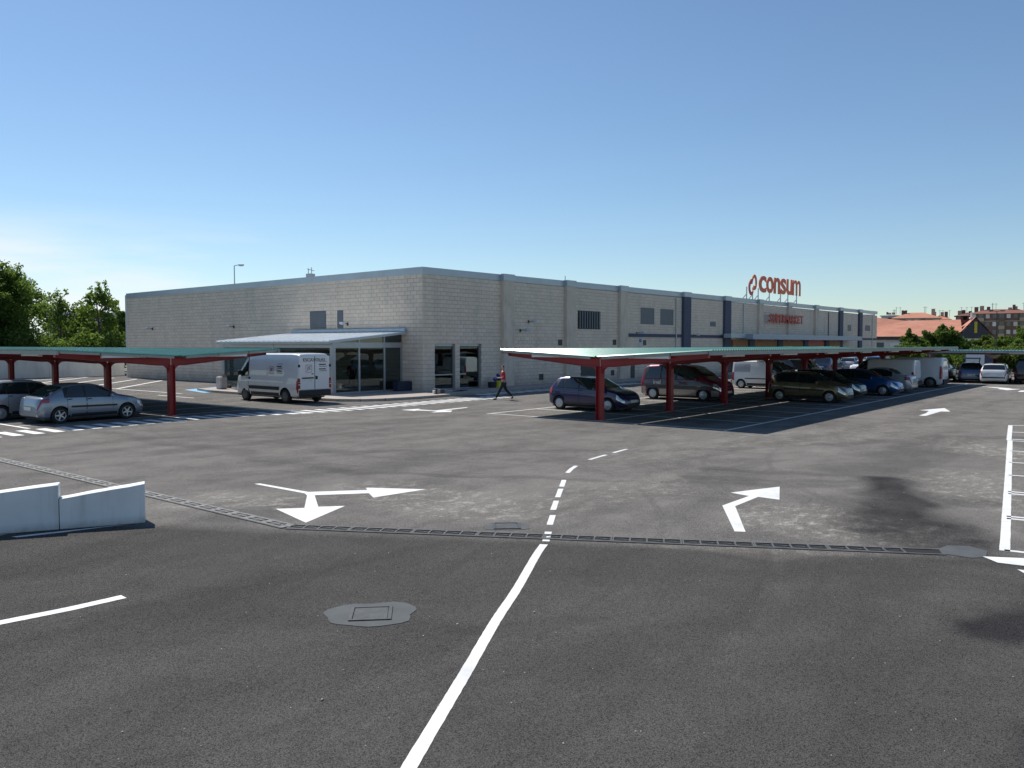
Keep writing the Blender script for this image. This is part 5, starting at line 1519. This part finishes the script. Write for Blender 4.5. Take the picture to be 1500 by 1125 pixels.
# ------------------------------------------------------------------ people
def skin_mesh(name, nodes, edges, mat, parent, root=0, sub=2):
    """nodes: (x, y, z, radius)"""
    me = bpy.data.meshes.new(name); me.from_pydata([n[:3] for n in nodes], edges, []); me.update()
    ob = bpy.data.objects.new(name, me); col.objects.link(ob)
    md = ob.modifiers.new('skin', 'SKIN'); md.use_smooth_shade = True
    for i, n in enumerate(nodes):
        sv = me.skin_vertices[0].data[i]
        rr = n[3] if isinstance(n[3], (tuple, list)) else (n[3], n[3])
        sv.radius = rr; sv.use_root = (i in (root if isinstance(root, (list, tuple)) else [root]))
    sd = ob.modifiers.new('sub', 'SUBSURF'); sd.levels = sub; sd.render_levels = sub
    bpy.context.view_layer.update()
    nm = bpy.data.meshes.new_from_object(ob.evaluated_get(bpy.context.evaluated_depsgraph_get()))
    bpy.data.objects.remove(ob); bpy.data.meshes.remove(me)
    nm.name = name
    nm.polygons.foreach_set('use_smooth', [True] * len(nm.polygons))
    return link(name, nm, mat, parent)
def hand(nodes, edges, wrist, d, side_v):
    """palm and five fingers after the wrist node; d forward, side_v thumb side"""
    wi = len(nodes) - 1; d = d.normalized(); s = side_v.normalized(); n = d.cross(s).normalized()
    p = wrist + d * .05; nodes.append((*p, (.035, .018))); edges.append((wi, len(nodes) - 1)); pi_ = len(nodes) - 1
    roots = []
    for k, (off, ln) in enumerate(((.026, .072), (.009, .08), (-.009, .075), (-.026, .058))):
        a = wrist + d * .07 + s * off; roots.append(len(nodes)); nodes.append((*a, .0095))
        b2 = a + d * ln * .5 - n * .008; nodes.append((*b2, .0085)); c = b2 + d * ln * .35 - n * .03; nodes.append((*c, .007))
        i = len(nodes) - 3; edges += [(i, i + 1), (i + 1, i + 2)]
    a = wrist + d * .03 + s * .03; roots.append(len(nodes)); nodes.append((*a, .011)); b2 = a + d * .035 + s * .025; nodes.append((*b2, .009)); c = b2 + d * .025; nodes.append((*c, .008))
    i = len(nodes) - 3; edges += [(i, i + 1), (i + 1, i + 2)]
    return roots
def person(loc, heading, label, walk=True, trousers=DARKCLOTH, shirt=REDCLOTH, arms='carry'):
    """faces local +x; 1.76 m"""
    t = empty('person', loc, heading, label, 'person')
    hip = Vector((0, 0, .93)); chest = Vector((.03, 0, 1.30)); neck = Vector((.02, 0, 1.50)); head = Vector((.045, 0, 1.64))
    # stride
    if walk: kl, al, tl, kr, ar_, tr = (.20, .09, .50), (.40, .09, .085), (.56, .10, .04), (-.12, -.09, .50), (-.46, -.09, .17), (-.40, -.10, .04)
    else: kl, al, tl, kr, ar_, tr = (.04, .11, .49), (.0, .12, .08), (.15, .14, .035), (.03, -.11, .49), (-.02, -.12, .08), (.12, -.14, .035)
    sl = Vector((.03, .19, 1.43)); sr = Vector((.03, -.19, 1.43))
    if arms == 'carry': el, wl, er, wr_ = Vector((.04, .25, 1.15)), Vector((.30, .16, 1.13)), Vector((-.02, -.25, 1.14)), Vector((.22, -.20, 1.12))
    else: el, wl, er, wr_ = Vector((.02, .25, 1.14)), Vector((.10, .25, .90)), Vector((.02, -.25, 1.14)), Vector((.10, -.22, .92))
    N = [(*hip, (.13, .10)), (*(hip + Vector((.01, 0, .15))), (.12, .095)), (*chest, (.15, .11)), (*(chest + Vector((0, 0, .12))), (.13, .09)), (*neck, .055), (*(head + Vector((-.02, 0, -.05))), (.065, .07)), (*head, (.078, .088)), (*(head + Vector((-.01, 0, .075))), (.07, .075)),
         (.01, .09, .88, .095), (*kl, .058), (*al, .040), (.01, -.09, .88, .095), (*kr, .058), (*ar_, .040),
         (*sl, .058), (*el, .040), (*wl, .026)]
    E_ = [(0, 1), (1, 2), (2, 3), (3, 4), (4, 5), (5, 6), (6, 7), (0, 8), (8, 9), (9, 10), (0, 11), (11, 12), (12, 13), (3, 14), (14, 15), (15, 16)]
    roots = [0]
    roots += hand(N, E_, wl, wl - el, Vector((0, -.3, 1)))
    n0 = len(N); N += [(*sr, .058), (*er, .040), (*wr_, .026)]; E_ += [(3, n0), (n0, n0 + 1), (n0 + 1, n0 + 2)]
    roots += hand(N, E_, wr_, wr_ - er, Vector((0, .3, 1)))
    # face: nose, ears, brow
    i = len(N); N += [(head.x + .062, 0, head.z - .005, .016), (head.x + .092, 0, head.z - .018, .011)]; E_ += [(i, i + 1)]; roots.append(i)
    for s in (1, -1):
        i = len(N); N += [(head.x - .008, s * .068, head.z + .01, .014), (head.x - .012, s * .082, head.z - .018, .011)]; E_ += [(i, i + 1)]; roots.append(i)
    skin_mesh('body', N, E_, SKIN, t, roots)
    ey = MB()
    for s in (1, -1): ey.box(head.x + .068, head.x + .078, s * .030 - .012, s * .030 + .012, head.z + .008, head.z + .018)
    ey.box(head.x + .066, head.x + .076, -.022, .022, head.z - .056, head.z - .048)
    ey.build('face_features', HAIR, t)
    skin_mesh('hair', [(head.x - .03, 0, head.z + .02, (.078, .088)), (head.x - .02, 0, head.z + .075, (.078, .085)), (head.x + .02, 0, head.z + .085, (.06, .07))], [(0, 1), (1, 2)], HAIR, t)
    skin_mesh('shirt', [(*(hip + Vector((0, 0, .0))), (.155, .125)), (*(hip + Vector((.01, 0, .16))), (.145, .12)), (*chest, (.17, .13)), (*(chest + Vector((0, 0, .12))), (.15, .11)), (neck.x, 0, 1.475, .075),
              (*sl, .078), (*(sl.lerp(el, .75)), .066), (*sr, .078), (*(sr.lerp(er, .75)), .066)], [(0, 1), (1, 2), (2, 3), (3, 4), (3, 5), (5, 6), (3, 7), (7, 8)], shirt, t)
    skin_mesh('trousers', [(0, 0, .95, (.145, .12)), (.005, .085, .86, .115), (*Vector((.01, .09, .86)).lerp(Vector(kl), .5), .095), (*kl, .078), (*Vector(kl).lerp(Vector(al), .93), .062),
              (.005, -.085, .86, .115), (*Vector((.01, -.09, .86)).lerp(Vector(kr), .5), .095), (*kr, .078), (*Vector(kr).lerp(Vector(ar_), .93), .062)],
              [(0, 1), (1, 2), (2, 3), (3, 4), (0, 5), (5, 6), (6, 7), (7, 8)], trousers, t)
    for a, tt in ((al, tl), (ar_, tr)):
        a = Vector(a); tt = Vector(tt)
        heel = a + Vector((-.05, 0, -.045 if a.z < .12 else -.03))
        skin_mesh('shoe', [(*heel, .040), (*(a + Vector((.02, 0, -.03))), .045), (*tt, (.045, .035))], [(0, 1), (1, 2)], SHOE, t, 0)
    return t
person((32.05, 26.5, 0), R(129), 'man in a red shirt and dark trousers walking left across the car park', True)
person((30.85, 36.9, .131), R(60), 'person in a red shirt standing inside the glazed porch', False, arms='down')
BLUECL = simple('navy_cloth', (.03, .04, .09), .9); PALECL = simple('pale_cloth', (.55, .52, .48), .9)
person((67.3, 13.1, 0), R(-20), 'person in pale top by the open tailgate in the far row', False, BLUECL, PALECL, 'carry')
# ------------------------------------------------------------------ trees and shrubs
def leaf_cloud(centres, n_per, size, seed, spread):
    rnd = random.Random(seed); vs = []; fs = []
    for cx, cy, cz, rr in centres:
        for _ in range(int(n_per * rr * rr / (spread * spread))):
            # more leaves near the clump's shell
            d = Vector((rnd.gauss(0, 1), rnd.gauss(0, 1), rnd.gauss(0, .8)))
            if d.length < 1e-3: continue
            d.normalize(); p = Vector((cx, cy, cz)) + d * rr * (rnd.random() ** .45)
            s = size * rnd.uniform(.6, 1.25)
            u = Vector((rnd.gauss(0, 1), rnd.gauss(0, 1), rnd.gauss(0, 1))).normalized()
            w = u.cross(Vector((rnd.gauss(0, 1), rnd.gauss(0, 1), rnd.gauss(0, 1)))).normalized()
            q = len(vs)
            vs += [p - u * s, p + w * s * .55, p + u * s, p - w * s * .55]
            fs.append((q, q + 1, q + 2, q + 3))
    return vs, fs
def tree(loc, h, cr, label, seed, cat='tree', leaf=None, n_per=150, size=.16, trunk_h=.28, dense=.6, group='trees beyond the car park', shape='round'):
    rnd = random.Random(seed); leaf = leaf or LEAF
    t = empty('tree', loc, rnd.uniform(0, 6), label, cat, group)
    base = h * trunk_h; m = MB(); centres = []
    top = Vector((rnd.uniform(-.05, .05) * h, rnd.uniform(-.05, .05) * h, h * .93))
    m.tube([(0, 0, -.1), (0, 0, base * .5), Vector((0, 0, base)).lerp(top, .15), Vector((0, 0, base)).lerp(top, .6), top], [.022 * h, .018 * h, .014 * h, .007 * h, .002 * h], 7)
    nl = int(11 + 8 * dense)
    for i in range(nl):
        a = i * 2.4 + rnd.uniform(-.4, .4); f = (i + .5) / nl
        z0 = base + (h * .9 - base) * f * .85
        prof = math.sin(PI * min(1, (f * .85 + .18))) ** .7 if shape == 'round' else (1 - f * .72)
        rad = cr * prof * rnd.uniform(.65, 1.12); up = rnd.uniform(.25, .6) * rad + .05 * h
        p0 = Vector((0, 0, z0)); p2 = Vector((math.cos(a) * rad, math.sin(a) * rad, min(z0 + up, h)))
        p1 = p0.lerp(p2, .5) + Vector((0, 0, -.06 * rad))
        m.tube([p0, p1, p2], [.007 * h, .004 * h, .0015 * h], 5)
        for k in range(3 + int(3 * dense)):
            f2 = rnd.uniform(.35, 1.05); q = p0.lerp(p2, f2)
            rr = cr * rnd.uniform(.16, .30) * (1.15 if f2 < .8 else .8)
            centres.append((q.x + rnd.gauss(0, .1) * cr, q.y + rnd.gauss(0, .1) * cr, q.z + rnd.gauss(0, .08) * cr, rr))
    # thin leading shoots
    for k in range(6):
        a = rnd.uniform(0, 6.3); rad = rnd.uniform(0, .5) * cr
        q = Vector((math.cos(a) * rad, math.sin(a) * rad, h * rnd.uniform(.85, 1.0)))
        centres.append((q.x, q.y, q.z, cr * .12)); centres.append((q.x, q.y, q.z - cr * .2, cr * .16))
    m.build('trunk', BARK, t)
    vs, fs = leaf_cloud(centres, n_per * dense, size, seed + 1, .5)
    me = bpy.data.meshes.new('crown'); me.from_pydata(vs, [], fs); me.update()
    link('crown', me, leaf, t)
    return t
def bush(loc, rx, ry, h, label, seed, leaf=None, n=2600, size=.16, name='shrub', cat='shrub', rz=0, group='shrubs and hedges round the car park'):
    rnd = random.Random(seed)
    t = empty(name, loc, rz, label, cat, group); vs = []; fs = []
    cs = []
    for k in range(int(6 + rx * ry)):
        cs.append((rnd.uniform(-rx, rx) * .8, rnd.uniform(-ry, ry) * .8, rnd.uniform(.35, .8) * h, h * rnd.uniform(.25, .42)))
    vs, fs = leaf_cloud(cs, n / max(1, len(cs)) * .25 / (h * .33) ** 2, size, seed, .5)
    me = bpy.data.meshes.new('foliage'); me.from_pydata([(v[0], v[1], max(v[2], .02)) for v in vs], [], fs); me.update()
    link('foliage', me, leaf or LEAF, t)
    m = MB()
    for k in range(7):
        a = rnd.uniform(0, 6.3); m.tube([(0, 0, 0), (math.cos(a) * rx * .5, math.sin(a) * ry * .5, h * .7)], [.04, .01], 5)
    m.build('stems', BARK, t)
    return t
# a point D metres away along the ground in compass direction az (degrees from +X)
def pol(az, D, z=0): return (D * math.cos(R(az)), D * math.sin(R(az)), z)
# left boundary: wall, hedge, trees
t = empty('boundary_wall', (0, 0, 0), 0, 'long pale rendered boundary wall behind the left carport', 'wall')
a = Vector((35.4, 74.0, 0)); b_ = Vector((-45, 80.5, 0)); Lw = (b_ - a).length; dw = (b_ - a) / Lw; angw = math.atan2(dw.y, dw.x)
npan = 13
for k in range(npan):
    o = MB().box(.01, Lw / npan - .01, -.1, .1, 0, 2.15).build('wall_panel', CREAM, t, a + dw * (Lw / npan * k), (0, 0, angw))
MB().box(0, Lw, -.14, .14, 2.152, 2.22).build('coping', CONC, t, a, (0, 0, angw))
sheet('grass_verge', [(40, 78), (40, 140), (-80, 140), (-80, 84)], .01, simple('dry_grass', (.10, .12, .04), .95, var=.3, scale=.6))
tree(pol(70.9, 86), 10.6, 3.7, 'tallest broad tree at the left edge of the photo behind the wall', 11, n_per=80, size=.15, dense=.7, leaf=LEAF)
tree(pol(69.6, 93), 9.6, 2.9, 'second broad tree from the left, just right of the tallest', 12, n_per=75, size=.15, dense=.6, leaf=LEAF)
tree(pol(67.9, 88), 8.0, 2.1, 'ragged lighter tree between the broad trees and the sparse one', 14, n_per=80, size=.14, dense=.5, leaf=LEAF)
tree(pol(65.7, 88), 9.0, 2.3, 'sparse upright tree with separate shoots nearest the end of the supermarket', 15, n_per=75, size=.17, dense=.5)
tree(pol(64.5, 97), 6.6, 2.2, 'low tree partly hidden by the end of the supermarket', 16, n_per=150, size=.16, dense=.8, leaf=LEAFD)
tree(pol(66.7, 99), 6.4, 2.4, 'low rounded tree left of the sparse one', 17, n_per=150, size=.16, dense=.8, leaf=LEAFD)
tree(pol(72.6, 84), 9.0, 3.2, 'broad tree cut off by the left edge of the photo', 13, n_per=170, size=.16, dense=1.0, leaf=LEAFD)
for i, (az, D, h, w_, lf, lb) in enumerate(((71.5, 83, 4.0, 3.2, LEAFD, 'dark hedge clump under the tallest left tree'), (69.2, 83, 3.9, 2.8, LEAFD, 'dark hedge clump under the second broad tree'), (67.4, 84, 3.7, 2.6, LEAF, 'hedge clump in the middle of the left wall'),
                                        (65.6, 85, 3.6, 2.6, LEAFD, 'hedge clump below the sparse tree'), (63.9, 87, 3.5, 2.6, LEAF, 'hedge clump beside the end of the supermarket'), (74, 82, 5, 3.5, LEAFD, 'hedge clump beyond the left edge'))):
    bush(pol(az, D), w_, 1.6, h, lb, 30 + i, lf, n=6500, size=.15, rz=R(az - 90))
# pale building glimpsed between the left trees
def facing(az, D, name, label, cat): return empty(name, pol(az, D), R(az - 90), label, cat)
t = facing(65.9, 190, 'distant_building', 'pale glass and metal building glimpsed between the left trees', 'building')
MB().box(-9, 9, 0, 12, 0, 8.6).build('wall', simple('pale_metal_wall', (.45, .52, .56), .5), t)
MB().box(-9.5, 9.5, -.5, 12.5, 8.6, 9.4).build('roof', COPING, t)
for k in range(6):
    MB().box(-8.6 + k * 3, -6.2 + k * 3, -.06, .01, 3.8, 7.4).build('window', BLUEGLASS, t)
# low hills on the horizon
def hills(name, az0, az1, D, h, mat, seed):
    rnd = random.Random(seed); n = 60; vs = []; fs = []
    for i in range(n + 1):
        az = az0 + (az1 - az0) * i / n; e = math.sin(PI * i / n) ** .6
        hh = h * e * (.6 + .5 * noise.noise(Vector((i * .13, seed, 0))) + .2 * noise.noise(Vector((i * .5, seed, 3))))
        p = Vector(pol(az, D)); q = Vector(pol(az, D + 250))
        vs += [(p.x, p.y, -1), (q.x, q.y, max(.5, hh)), (q.x * 1.2, q.y * 1.2, -1)]
    for i in range(n):
        a = i * 3; fs += [(a, a + 1, a + 4, a + 3), (a + 1, a + 2, a + 5, a + 4)]
    me = MB().add(vs, fs).mesh(name, True); o = link(name, me, mat); o['kind'] = 'structure'; fixn(me)
hills('hills', 55, 110, 1000, 14, simple('hazy_hill', (.16, .20, .22), .95), 4)

# lamp posts
def lamp(loc, h, az, label, mat=ALU, double=False):
    t = empty('street_lamp', loc, az, label, 'street lamp')
    m = MB(); m.tube([(0, 0, 0), (0, 0, h)], [.09, .045], 8); m.build('pole', mat, t)
    for s in ((1, -1) if double else (1,)):
        m = MB(); m.tube([(0, 0, h - .02), (s * .45, 0, h + .08)], .035, 6); m.build('arm', mat, t)
        m = MB(); m.prism([(s * .35, -.13), (s * .82, -.1), (s * .9, 0), (s * .82, .1), (s * .35, .13)], h, h + .13); me = m.mesh('lamp_head'); fixn(me); o = link('lamp_head', me, mat, t); bevel(o, .05)
        MB().box(*sorted((s * .42, s * .8)), -.08, .08, h - .05, h - .002).build('lens', WHITEPL, t)
lamp(pol(57.7, 79.6), 10.05, R(-45), 'grey street lamp standing behind the left part of the supermarket roof')
lamp(pol(8.35, 118), 6.9, R(98), 'dark double-headed street lamp in front of the brown flats', DARKMETAL, True)

# ---- right background
# orange-roofed hall with a dark gable
AZ = 12.5; D0 = 150
t = facing(AZ, D0, 'tiled_hall', 'low hall with a terracotta roof and dark gable beyond the supermarket', 'building')
k_ = D0 / 1195
MB().box(-12, 9.3, 0, 16, 0, 3.9).build('wall', CREAM, t)
m = MB(); m.add([(-12.6, -.8, 4.1), (6.2, -.8, 4.1), (6.2, 8, 7.0), (-2.2, 8, 6.9), (-12.6, 8, 8.3), (-12.6, 16.8, 4.1), (6.2, 16.8, 4.1)], [(0, 1, 2, 3), (0, 3, 4), (6, 5, 4, 3), (6, 3, 2)])
m.build('roof', TILE, t)
MB().box(-12.4, 5.3, -.55, -.2, 3.55, 4.09).build('eaves_board', DARKMETAL, t)
g = MB(); g.prism([(-2.6, 3.75), (2.6, 3.75), (0, 6.9)], 0, .3, Matrix.Translation((7.9, -1.35, 0)) @ Matrix.Rotation(R(90), 4, 'X')); me = g.mesh('gable'); fixn(me); link('gable', me, simple('slate_gable', (.045, .045, .055), .6), t)
m = MB(); m.add([(4.9, -1.7, 3.7), (7.9, -1.7, 7.15), (7.9, 12, 7.15), (4.0, 12, 3.7), (10.9, -1.7, 3.7), (11, 12, 3.7)], [(0, 1, 2, 3), (1, 4, 5, 2)]); m.build('gable_roof', TILE, t)
m = MB(); m.box(5.3, 10.5, -1.5, -1.2, 2.35, 3.74); m.build('fascia', WHITEPL, t)
for x in (5.4, 7.2, 8.9, 10.3): MB().box(x, x + .22, -1.45, -1.22, 0, 2.35).build('post', CREAM, t)
MB().box(5.6, 10.3, -1.1, -1.05, .2, 2.3).build('window', BLUEGLASS, t)
m = MB(); m.box(7.75, 8.15, -1.75, -1.69, 4.6, 6.4);  m.build('emblem', simple('yellow_emblem', (.55, .42, .03), .5), t)
for k in range(7): MB().box(-11.3 + k * 2.3, -9.9 + k * 2.3, -.07, .0, 1.2, 3.1).build('window', WHITEPL if k % 2 else BLUEGLASS, t)
m = MB(); m.tube([(7.6, 3, 6.0), (7.6, 3, 8.0)], [.2, .2], 10); m.tube([(7.6, 3, 7.0), (7.6, 3, 7.25)], [.42, .4], 10); m.build('flue', CREAM, t)

def flats(az, D, w, d, floors, label, wallm, roofm, cols, seed, fh=3.0, roofh=2.2, gap_attic=True):
    rnd = random.Random(seed)
    t = facing(az, D, 'apartment_block', label, 'building'); H_ = floors * fh
    MB().box(-w / 2, w / 2, 0, d, 0, H_).build('wall', wallm, t)
    m = MB(); e = .6
    m.add([(-w / 2 - e, -e, H_), (w / 2 + e, -e, H_), (w / 2 + e, d + e, H_), (-w / 2 - e, d + e, H_), (-w / 2 + d * .35, d / 2, H_ + roofh), (w / 2 - d * .35, d / 2, H_ + roofh)],
          [(0, 1, 5, 4), (1, 2, 5), (2, 3, 4, 5), (3, 0, 4), (3, 2, 1, 0)])
    m.build('roof', roofm, t)
    for k in range(cols // 2 + 2):
        x = rnd.uniform(-w / 2 + 1, w / 2 - 1); s = rnd.uniform(.35, .6)
        MB().box(x - s, x + s, d * .4, d * .4 + 1, H_ + .5, H_ + roofh + rnd.uniform(.4, 1.4)).build('chimney', BRICKD if k % 2 else BRICKL, t)
    cw_ = w / cols
    bal = MB(); rl = None
    for f in range(floors):
        for c in range(cols):
            x0 = -w / 2 + c * cw_; z = f * fh
            if c % 3 == 1:
                o = MB().box(x0 + .3, x0 + cw_ - .3, -.04, .01, z + .35, z + 2.6).build('window', BLUEGLASS if rnd.random() < .6 else BLACK, t)
                q = MB().box(x0 + .1, x0 + cw_ - .1, -1.1, -.05, z + .05, z + .22); q.box(x0 + .1, x0 + cw_ - .1, -1.1, -1.04, z + .22, z + 1.1); q.build('balcony', wallm if rnd.random() < .5 else BRICKL, t)
            else:
                ww = cw_ * .28; xm = x0 + cw_ / 2
                MB().box(xm - ww, xm + ww, -.05, .01, z + 1.0, z + 2.3).build('window', rnd.choice([WHITEPL, BLUEGLASS, BLUEGLASS, CREAM]), t)
    MB().box(-w / 2 - .1, w / 2 + .1, -.12, -.051, H_ - fh - .05, H_ - fh + .25).build('cornice', BRICKL, t)
    for k in range(4):
        x = rnd.uniform(-w / 2, w / 2); m = MB(); m.tube([(x, d / 2, H_ + roofh - .5), (x, d / 2, H_ + roofh + 2)], .05, 5); m.bar((x - .5, d / 2, H_ + roofh + 1.7), (x + .5, d / 2, H_ + roofh + 1.7), .06); m.build('aerial', DARKMETAL, t)
    return t
flats(8.1, 300, 17, 12, 5, 'wide brown brick apartment block behind the street lamp, its left half', BRICKD, simple('brown_tile', (.22, .085, .06), .9), 9, 1, fh=2.5, roofh=1.5)
flats(5.1, 296, 14, 12, 5, 'brown brick apartment block at the right edge of the photo', BRICKD, simple('brown_tile_two', (.20, .08, .06), .9), 7, 2, fh=2.55, roofh=1.9)
flats(9.85, 320, 7.5, 12, 5, 'narrow red brick block rising beside the dark gable', simple('red_brick', (.30, .09, .06), .9), simple('dark_tile', (.16, .07, .05), .9), 4, 3, fh=2.5, roofh=1.3)
flats(12.7, 300, 14, 14, 4, 'tan apartment block with terracotta roof above the hall roof', BRICKL, TILE, 7, 4, fh=2.85, roofh=2.0)
flats(11.35, 330, 6, 10, 4, 'small ochre block stepping down right of the tan one', simple('ochre_wall', (.38, .25, .12), .9), TILE, 3, 5, fh=2.9, roofh=1.6)
flats(14.2, 340, 6, 10, 4, 'pale blue-grey block showing left of the tan one', simple('pale_blue_wall', (.40, .46, .52), .8), simple('flat_grey_roof', (.3, .33, .36), .8), 3, 6, fh=3.4, roofh=.4)
flats(10.9, 420, 14, 12, 4, 'distant cream houses between the tan and the red blocks', BRICKL, TILE, 8, 7, fh=3.0, roofh=1.4)
tree(pol(13.05, 108), 4.7, 1.25, 'small upright tree left of the big one before the tiled hall', 41, n_per=170, size=.15, dense=.8, leaf=LEAFD, trunk_h=.2)
tree(pol(11.15, 104), 5.0, 2.05, 'broad dark tree covering the middle of the tiled hall', 42, n_per=190, size=.16, dense=1.1, trunk_h=.15, leaf=LEAFD)
tree(pol(12.2, 110), 3.6, 1.6, 'low bushy tree between the small upright tree and the big one', 47, n_per=200, size=.15, dense=.8, trunk_h=.12, leaf=LEAFD)
tree(pol(10.05, 112), 3.4, 1.5, 'low bushy tree left of the dark gable', 43, n_per=180, size=.15, dense=.8, trunk_h=.12, leaf=LEAFD)
tree(pol(6.9, 110), 5.0, 1.8, 'tree at the right edge of the photo before the flats', 44, n_per=190, size=.15, dense=.9, trunk_h=.12, leaf=LEAF)
tree(pol(8.75, 135), 4.0, 1.9, 'loose pale shrubby tree behind the street lamp', 45, n_per=170, size=.17, dense=.8, trunk_h=.1, leaf=LEAFY)
tree(pol(7.7, 128), 3.9, 1.9, 'bushy tree right of the street lamp before the flats', 46, n_per=170, size=.17, dense=.8, trunk_h=.1, leaf=LEAF)
for i, (az, D, w_, lf, lb) in enumerate(((6.8, 92, 3.0, LEAFY, 'light green hedge section behind the black off-roader'), (8.4, 92, 2.6, LEAFY, 'light green hedge section right of the kiosk'), (10.6, 94, 3.0, LEAFD, 'dark hedge section left of the kiosk'), (12.6, 96, 3.0, LEAFD, 'dark hedge section behind the round red sign'), (5.2, 92, 3.0, LEAF, 'hedge section at the right edge of the photo'))):
    bush(pol(az, D), w_, 1.0, 2.6, lb, 60 + i, lf, n=5000, size=.13, rz=R(az - 90))
# kiosk and sign in the gap
t = facing(9.3, 84, 'trolley_shelter', 'small white and purple shelter box behind the far row of cars', 'shelter')
MB().box(-.9, .55, 0, 1.6, 0, 2.2).build('side_panel', WHITEPL, t); MB().box(.56, 1.2, -.02, 1.5, 0, 2.15).build('end_panel', BLUEPIER, t); MB().box(-1.0, 1.3, -.1, 1.7, 2.21, 2.32).build('roof', SHEET, t)
t = empty('traffic_sign', (72.0, 15.1, 0), R(192), 'red and white sign on a thin post above the white vans', 'sign')
m = MB(); m.tube([(0, 0, 0), (0, 0, 2.25)], .03, 6); m.build('post', ALU, t)
m = MB(); m.box(-.03, .0, -.25, .25, 1.55, 2.4); m.build('sign_panel', REDL, t)
me = letter_mesh('P', .22, .35, .004, offset=.0, name='lettering'); me.transform(Matrix.Translation((.005, -.11, 1.85)) @ Matrix.Rotation(R(90), 4, 'Z')); link('lettering', me, WHITEPL, t)
